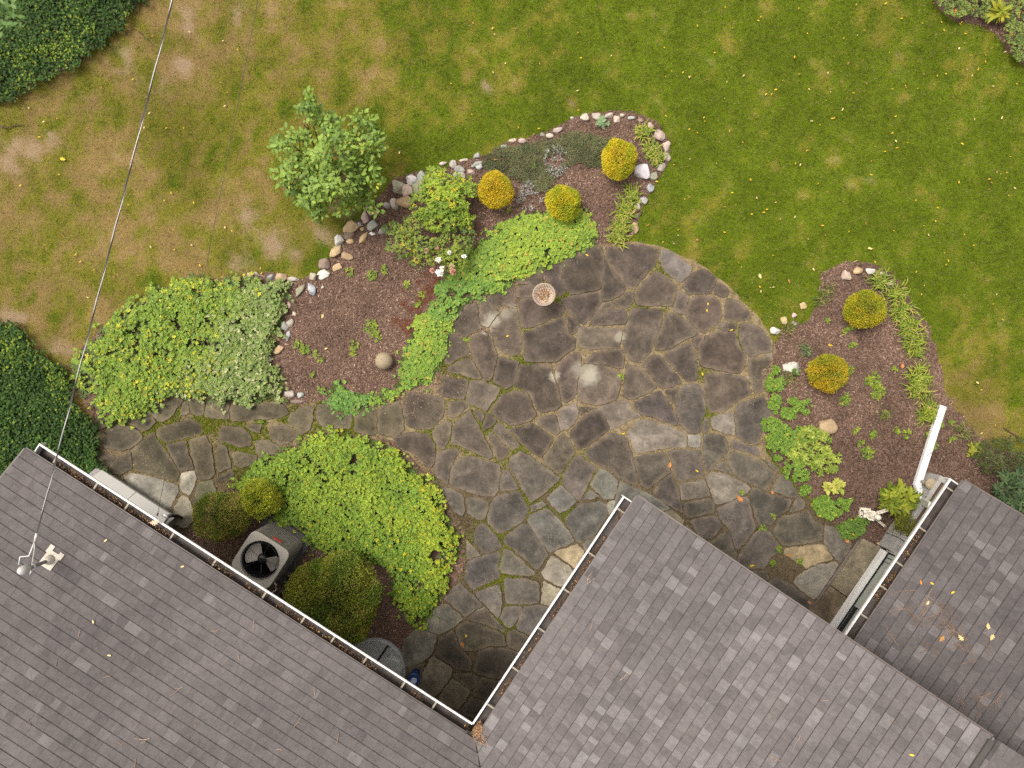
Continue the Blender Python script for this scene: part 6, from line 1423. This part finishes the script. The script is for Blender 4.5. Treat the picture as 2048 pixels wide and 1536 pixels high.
bush('spirea_bush', 'lime green bushy shrub behind the stone edging', [(885,372,42,34,.35,.62),(905,400,46,40,.35,.70),(860,405,42,40,.35,.62),(890,435,50,32,.3,.6),(930,380,24,30,.3,.5),(870,345,20,14,.3,.45),(925,430,26,24,.3,.5)],
     1250, .040, .018, ((.085, .150, .012), (.225, .300, .018)), 1302, .6, False, gap=.34, whorl=6, yel=(.08, (.36, .31, .02)))
bush('rose_bush', 'sparse rose bush with white and pink blooms beside the clover edging', [(800,485,36,34,.25,.5),(850,480,40,36,.25,.55),(900,490,44,36,.25,.5),(860,520,40,26,.2,.5),(905,520,34,26,.2,.5),(930,470,22,28,.25,.45),(790,460,26,20,.2,.4),(830,450,30,22,.3,.5)],
     1150, .032, .018, ((.060, .105, .016), (.175, .225, .024)), 1303, .55, False, gap=.44, whorl=5, yel=(.07, (.30, .25, .02)))
BL = [(899,505,8,'white','white rose bloom highest on the rose bush'),(928,513,6,'white','small white rose bloom nearest the clover edging'),(877,520,8,'white','white rose bloom left of the rose cluster'),(884,536,8,'white','white rose bloom above the lowest white cluster'),(880,545,10,'white','largest white rose bloom low on the rose bush'),(875,497,7,'pink','pink faded rose bloom at the top of the rose bush'),(853,502,9,'tan','tan faded rose bloom on the left of the rose bush'),(865,541,8,'pink','pink faded rose bloom left of the white cluster'),(906,543,8,'pink','pink faded rose bloom right of the white cluster'),(904,533,6,'tan','tan faded rose bloom right of the white cluster')]
rbm = bpy.data.objects['rose_bush']
for i, (x, y, rp, kd, lab) in enumerate(BL):
    r = np.random.default_rng(1400 + i); col = {'white': ((.60, .58, .54), (.80, .79, .76)), 'pink': ((.34, .13, .11), (.48, .24, .19)), 'tan': ((.30, .22, .12), (.42, .30, .18))}[kd]; parts = []
    for lv, (k, pz) in enumerate(((7, (0, 20)), (6, (25, 50)), (5, (50, 75)))):
        parts.append(rosettes(np.array([[x, y]]), np.array([.50 + .012 * lv]), k, rp / 160.0 * (1 - .22 * lv), rp / 160.0 * .85, mixcol(*col, r.random(1)), r, pz, True, .2, .5))
    o = link('rose_bloom', leaf_mesh('rose_bloom', parts), None, rbm, True); o['label'] = lab

# ------------------------------------------------------------------ fallen leaves and twigs
def leaf_shape(kind):
    if kind == 'oval':
        o_ = [(0, -1), (.34, -.5), (.42, 0), (.28, .5), (0, 1), (-.28, .5), (-.42, 0), (-.34, -.5)]
    else:
        o_ = [(.03, -1.25), (.06, -.85), (.28, -.72), (.16, -.50), (.55, -.40), (.24, -.12), (.72, .12), (.28, .28), (.50, .62), (.16, .56), (0, 1.0)]
        o_ = o_ + [(-x, y) for x, y in o_[-2::-1]]
    n = len(o_); V = [(x, y, .16 * abs(x) + .10 * math.sin(y * 2.5)) for x, y in o_] + [(0, 0, 0)]
    me = bpy.data.meshes.new('fallen_leaf'); me.from_pydata(V, [], [(i, (i + 1) % n, n) for i in range(n)]); me.update(); me.materials.append(M['litter']); return me
ME_O, ME_K = leaf_shape('oval'), leaf_shape('oak')
YEL, ORA, PALE, BRN = (.52, .33, .025), (.33, .14, .045), (.55, .42, .20), (.25, .12, .06)
def drop(me, loc, size, rz, col, label, group, name='fallen_leaf', tilt=None):
    o = bpy.data.objects.new(name, me); COL.objects.link(o); o.location = loc; o.scale = (size, size, size); o.color = (*col, 1)
    if tilt is None: o.rotation_euler = (random.gauss(0, .22), random.gauss(0, .22), rz)
    else:
        q_ = tilt.to_track_quat('Z', 'Y'); o.rotation_mode = 'QUATERNION'; o.rotation_quaternion = q_ @ Matrix.Rotation(rz, 3, 'Z').to_quaternion()
    tag(o, label, 'leaf', group); return o
r = np.random.default_rng(1501); k = 0
while k < 190:
    x, y = r.uniform(560, 2040), r.uniform(5, 880)
    if r.random() > .12 + .88 * float(sstep(700, 1750, x)) * (1 - .5 * float(sstep(300, 800, y))): continue
    if excluded(np.array([x]), np.array([y]))[0]: continue
    if inside(IVY_TOP, np.array([x]), np.array([y]))[0]: continue
    cl = YEL if r.random() < .62 else ORA if r.random() < .4 else PALE
    drop(ME_O, P(x, y, .045), r.uniform(.014, .028), r.uniform(0, 6.28), tuple(np.array(cl) * r.uniform(.6, 1.0)), 'small yellow or orange fallen leaf on the green lawn', 'small fallen leaves on the green lawn'); k += 1
k = 0
while k < 46:
    x, y = r.uniform(20, 560), r.uniform(10, 600)
    if excluded(np.array([x]), np.array([y]))[0] or inside(IVY_TOP, np.array([x]), np.array([y]))[0]: continue
    cl = YEL if r.random() < .45 else ORA if r.random() < .5 else PALE
    drop(ME_O, P(x, y, .045), r.uniform(.015, .030), r.uniform(0, 6.28), tuple(np.array(cl) * r.uniform(.55, .95)), 'small fallen leaf on the worn brown lawn', 'small fallen leaves on the brown lawn'); k += 1
OAK = [(1480,998,.075,ORA,'large orange oak leaf on the lower right patio'),(925,1290,.070,ORA,'orange oak leaf on the dark flagstones in the house corner'),(932,1272,.035,YEL,'small yellow leaf above the oak leaf in the house corner'),(1520,552,.045,PALE,'pale curled oak leaf on the lawn right of the patio'),(1578,562,.040,ORA,'orange leaf beside the pale oak leaf on the lawn'),(1660,690,.040,YEL,'yellow leaf on the mulch between the right globe shrubs'),(1805,732,.050,ORA,'orange oak leaf on the mulch at the right bed edge'),(990,318,.040,ORA,'orange leaf on the creeping herb mat'),(1530,1186,.060,ORA,'orange oak leaf at the roof edge on the lower patio'),(1504,1131,.045,YEL,'yellow orange leaf on the lower right patio'),(1694,1081,.055,ORA,'orange oak leaf beside the sedum and the door step'),(1577,1110,.045,ORA,'orange leaf on the bare patch between flagstones'),(1620,1205,.05,BRN,'brown leaf along the door step joint'),(1340,930,.055,ORA,'orange brown leaf on the joint below the small square flagstone'),(1295,450,.035,ORA,'orange leaf on the lawn beside the rounded bed'),(645,632,.04,PALE,'pale oak leaf on the left mulch'),(652,697,.03,PALE,'pale leaf below the pale oak leaf on the left mulch'),(1740,497,.05,PALE,'pale oak leaf on the lawn above the right bed'),(125,318,.05,YEL,'yellow oak leaf on the worn lawn below the ivy'),(1405,748,.03,YEL,'yellow leaf on the patio right of the pale spot'),(1015,672,.03,YEL,'yellow leaf on the patio left of the bird bath'),(1174,510,.03,YEL,'yellow leaf at the top of the patio'),(1416,608,.026,YEL,'upper of two yellow leaves on one flagstone'),(1414,621,.026,YEL,'lower of two yellow leaves on one flagstone'),(1394,942,.03,YEL,'yellow leaf on the dark square flagstone'),(1247,867,.03,YEL,'yellow leaf on a joint in the middle of the patio'),(1463,660,.028,YEL,'yellow leaf on the flagstone near the lawn edge'),(1080,530,.03,ORA,'reddish leaf between the clover and the bird bath'),(1700,1000,.05,PALE,'pale dried oak leaf on the mulch above the statue'),(1545,985,.04,ORA,'orange leaf on the joint near the sedum'),(1310,1029,.04,ORA,'orange brown leaf beside the middle roof corner')]
for (x, y, s_, cl, lab) in OAK:
    drop(ME_K if s_ > .038 else ME_O, P(x, y, .044), s_, random.uniform(0, 6.28), cl, lab, None, 'oak_leaf' if s_ > .038 else 'fallen_leaf')
# leaves and twigs on the roofs
def on_roof(fr, px, py, up=.03):
    z = fr.z + .3
    for _ in range(12):
        p = P(px, py, z); d = (Vector((p.x, p.y, 0)) - fr.o).dot(fr.b); z = fr.z + .035 + (d - .10) * TAN
    a = (Vector((p.x, p.y, 0)) - fr.o).dot(fr.a); return fr.r(a, d, up)
nR = (FR.b * -SN + Vector((0, 0, CS)))
for (x, y, s_, cl, lab) in ((1974, 1252, .042, (.40, .31, .15), 'upper pale oak leaf on the lower wing roof'), (1982, 1273, .045, (.40, .31, .15), 'lower right pale oak leaf on the lower wing roof'), (1920, 1275, .045, (.40, .31, .15), 'left pale oak leaf on the lower wing roof'), (1882, 1276, .048, (.30, .15, .05), 'orange oak leaf on the lower wing roof'), (1854, 1205, .03, PALE, 'pale small leaf high on the lower wing roof'), (1862, 1166, .026, YEL, 'yellow leaf nearest the lower wing gutter'), (1904, 1184, .026, YEL, 'yellow leaf among twigs on the lower wing roof'), (1840, 1164, .034, ORA, 'orange curled leaf near the lower wing gutter')):
    drop(ME_K if s_ > .04 else ME_O, on_roof(FR, x, y), s_, random.uniform(0, 6.28), cl, lab, None, 'oak_leaf' if s_ > .04 else 'fallen_leaf', nR)
nLn = (FL.b * -SN + Vector((0, 0, CS))); nM_ = (FM.b * -SN + Vector((0, 0, CS)))
for (x, y, lab) in ((213, 1081, 'small yellow leaf on the left roof near the mast'), (366, 1133, 'small pale leaf on the left roof near the gutter'), (220, 1310, 'small pale leaf in the middle of the left roof'), (188, 1243, 'tiny tan leaf high on the left roof')):
    drop(ME_O, on_roof(FL, x, y), .024, random.uniform(0, 6.28), PALE, lab, None, 'fallen_leaf', nLn)
drop(ME_O, on_roof(FM, 1822, 1508), .028, .5, YEL, 'small yellow leaf low on the middle roof', None, 'fallen_leaf', nM_)
drop(ME_K, on_roof(FL, 312, 1045, .05), .06, 2.2, (.42, .30, .22), 'pale tan oak leaf lying across the left gutter', None, 'oak_leaf', nLn)
def twig(fr, px, py, ang, L, seed, lab, group, col=(.16, .105, .075), br_=3):
    r = np.random.default_rng(seed); o0 = on_roof(fr, px, py, .02); nn = (fr.b * -SN + Vector((0, 0, CS))); e1 = fr.a; e2 = (fr.b * CS + Vector((0, 0, SN))); mb = MB()
    def path(p, a, l, rad, seg=5):
        pts = [p]
        for k in range(seg):
            a += r.normal(0, .22); p = p + (e1 * math.cos(a) + e2 * math.sin(a)) * (l / seg) + nn * r.normal(0, .004); pts.append(p)
        mb.tube(pts, rad, 4, rad * .4); return pts, a
    pts, a = path(o0, ang, L, .0042)
    for k in range(br_): path(pts[r.integers(1, 4)], ang + r.choice([-1, 1]) * r.uniform(.4, .9), L * r.uniform(.25, .5), .0028, 3)
    c0 = o0; me = bpy.data.meshes.new('twig'); me.from_pydata([Vector(v) - c0 for v in mb.V], [], mb.Fc); me.update(); me.materials.append(M['twig'])
    o = bpy.data.objects.new('twig', me); COL.objects.link(o); o.location = c0; kk = r.uniform(.7, 1.3); o.color = (*[c_ * kk for c_ in col], 1); tag(o, lab, 'twig', group)
TWR = [(1862,1178,2.9,.50,4),(1870,1182,2.8,.45,3),(1880,1200,2.5,.40,5),(1850,1195,1.2,.30,4),(1830,1180,4.4,.25,4),(1820,1220,4.6,.30,4),(1832,1245,5.0,.28,3),(1845,1255,5.4,.40,3),(1895,1210,2.9,.38,4),(1900,1215,2.6,.36,4),(1935,1280,4.7,.45,5),(1945,1300,4.6,.40,6),(1950,1310,4.5,.36,5),(1925,1300,4.9,.30,5),(1960,1320,4.2,.30,4),(1875,1300,4.9,.22,3),(1880,1310,4.7,.25,3),(1990,1380,3.4,.30,5),(2005,1385,3.2,.24,4),(1970,1260,2.8,.36,2),(1795,1290,4.7,.26,2),(1760,1325,4.9,.24,2),(1985,1420,4.6,.36,2),(1930,1440,5.5,.45,3),(1950,1460,5.6,.4,3)]
TWR.sort(key=lambda q_: (Vector(on_roof(FR, q_[0], q_[1])) - FR.o).dot(FR.b))
for i, (x, y, a_, L_, b_) in enumerate(TWR): twig(FR, x, y, a_, L_, 1600 + i, '%s brown forked twig from the gutter on the lower wing roof' % ORD[i], 'twigs on the lower wing roof', br_=b_)
for i in range(16):
    r = np.random.default_rng(1700 + i); twig(FL, 60 + 40 * i + r.uniform(0, 30), r.uniform(1250, 1520) if i < 12 else r.uniform(1380, 1520), r.uniform(0, 6.28), r.uniform(.08, .18), 1720 + i, '%s thin tan twig from the left on the left roof' % ORD[i], 'thin twigs on the left roof', (.27, .19, .14), 1)
for i, (x, y, L_) in enumerate(sorted(((1175,1165,.16),(1190,1155,.18),(1180,1260,.12),(1640,1412,.2),(1600,1470,.18),(1560,1520,.16),(1230,1340,.12),(1240,1360,.15),(1655,1400,.1),(1780,1440,.1)))): twig(FM, x, y, random.uniform(0, 6.28), L_, 1750 + i, '%s thin tan twig from the left on the middle roof' % ORD[i], 'thin twigs on the middle roof', (.25, .18, .14), 1)
# leaf litter in the gutters and the valley
def litter(fr, a0, a1, n, seed, lab, d0=.07, sd_=.02, lumps=9):
    r = np.random.default_rng(seed); a = r.uniform(a0, a1, n); k = vnoise(a * 100, a * 0, 22, seed) > .42; a = a[k]; n = len(a); d = np.clip(r.normal(d0, sd_, n), .03, .115)
    p = np.array([fr.g(x, y, fr.z - .05 + .045 * r.random())[:] for x, y in zip(a, d)]); u = r.random(n); c = mixcol((.035, .022, .014), (.16, .090, .045), u ** 1.5); b_ = r.random(n) < .08; c[b_] = (.40, .22, .09)
    o = link('gutter_litter', leaf_mesh('gutter_litter', [leaves(p, r.uniform(0, 6.28, n), r.normal(0, .5, n), r.uniform(.010, .034, n), r.uniform(.004, .014, n), c, False, .3)], 'chips')); tag(o, lab, 'leaf litter', kind='stuff')
litter(FL, .2, aC_L, 1500, 1801, 'brown leaf litter lying in the left gutter', .092, .016); litter(FM, 0, FM.len - .1, 1100, 1802, 'brown leaf litter lying in the middle gutter', .092, .016); litter(FR, -.6, FR.len * .72, 1000, 1803, 'brown leaf litter lying in the lower wing gutter', .085, .02)
r = np.random.default_rng(1811); n = 380; t_ = np.abs(r.normal(0, .10, n)); s_ = r.normal(0, .07, n)
p = np.array([(FM.g(-x * .4 + y * .6, .05 + x * .8, ZE + .0 + .05 * r.random() + x * .25))[:] for x, y in zip(t_, s_)])
o = link('corner_litter', leaf_mesh('corner_litter', [leaves(p, r.uniform(0, 6.28, n), r.normal(0, .4, n), r.uniform(.02, .06, n), r.uniform(.004, .016, n), mixcol((.07, .04, .022), (.34, .20, .11), r.random(n)), False, .3)], 'chips')); tag(o, 'heap of dry leaves where the two gutters meet', 'leaf litter', kind='stuff')
# sticks on the ground
def stick(pts, rad, lab):
    mb = MB(); mb.tube([P(x, y, z) for x, y, z in pts], rad, 6, rad * .5); o = mb.build('stick', M['bark'], None); tag(o, lab, 'stick'); return o
stick([(2008, 856, .03), (2030, 870, .03), (2048, 884, .03), (2075, 900, .03)], .012, 'bare stick lying on the lawn at the right edge')
stick([(0, 252, .03), (12, 256, .04), (28, 251, .03), (46, 250, .03)], .014, 'crooked stick on the worn lawn at the left edge')
stick([(278, 64, .02), (292, 76, .03), (308, 92, .03)], .006, 'thin forked stick on the worn lawn under the cable')
stick([(1932, 958, .03), (1945, 940, .10), (1960, 925, .14), (1985, 905, .2)], .006, 'dry arching stem in the right bed beside the lower wing')
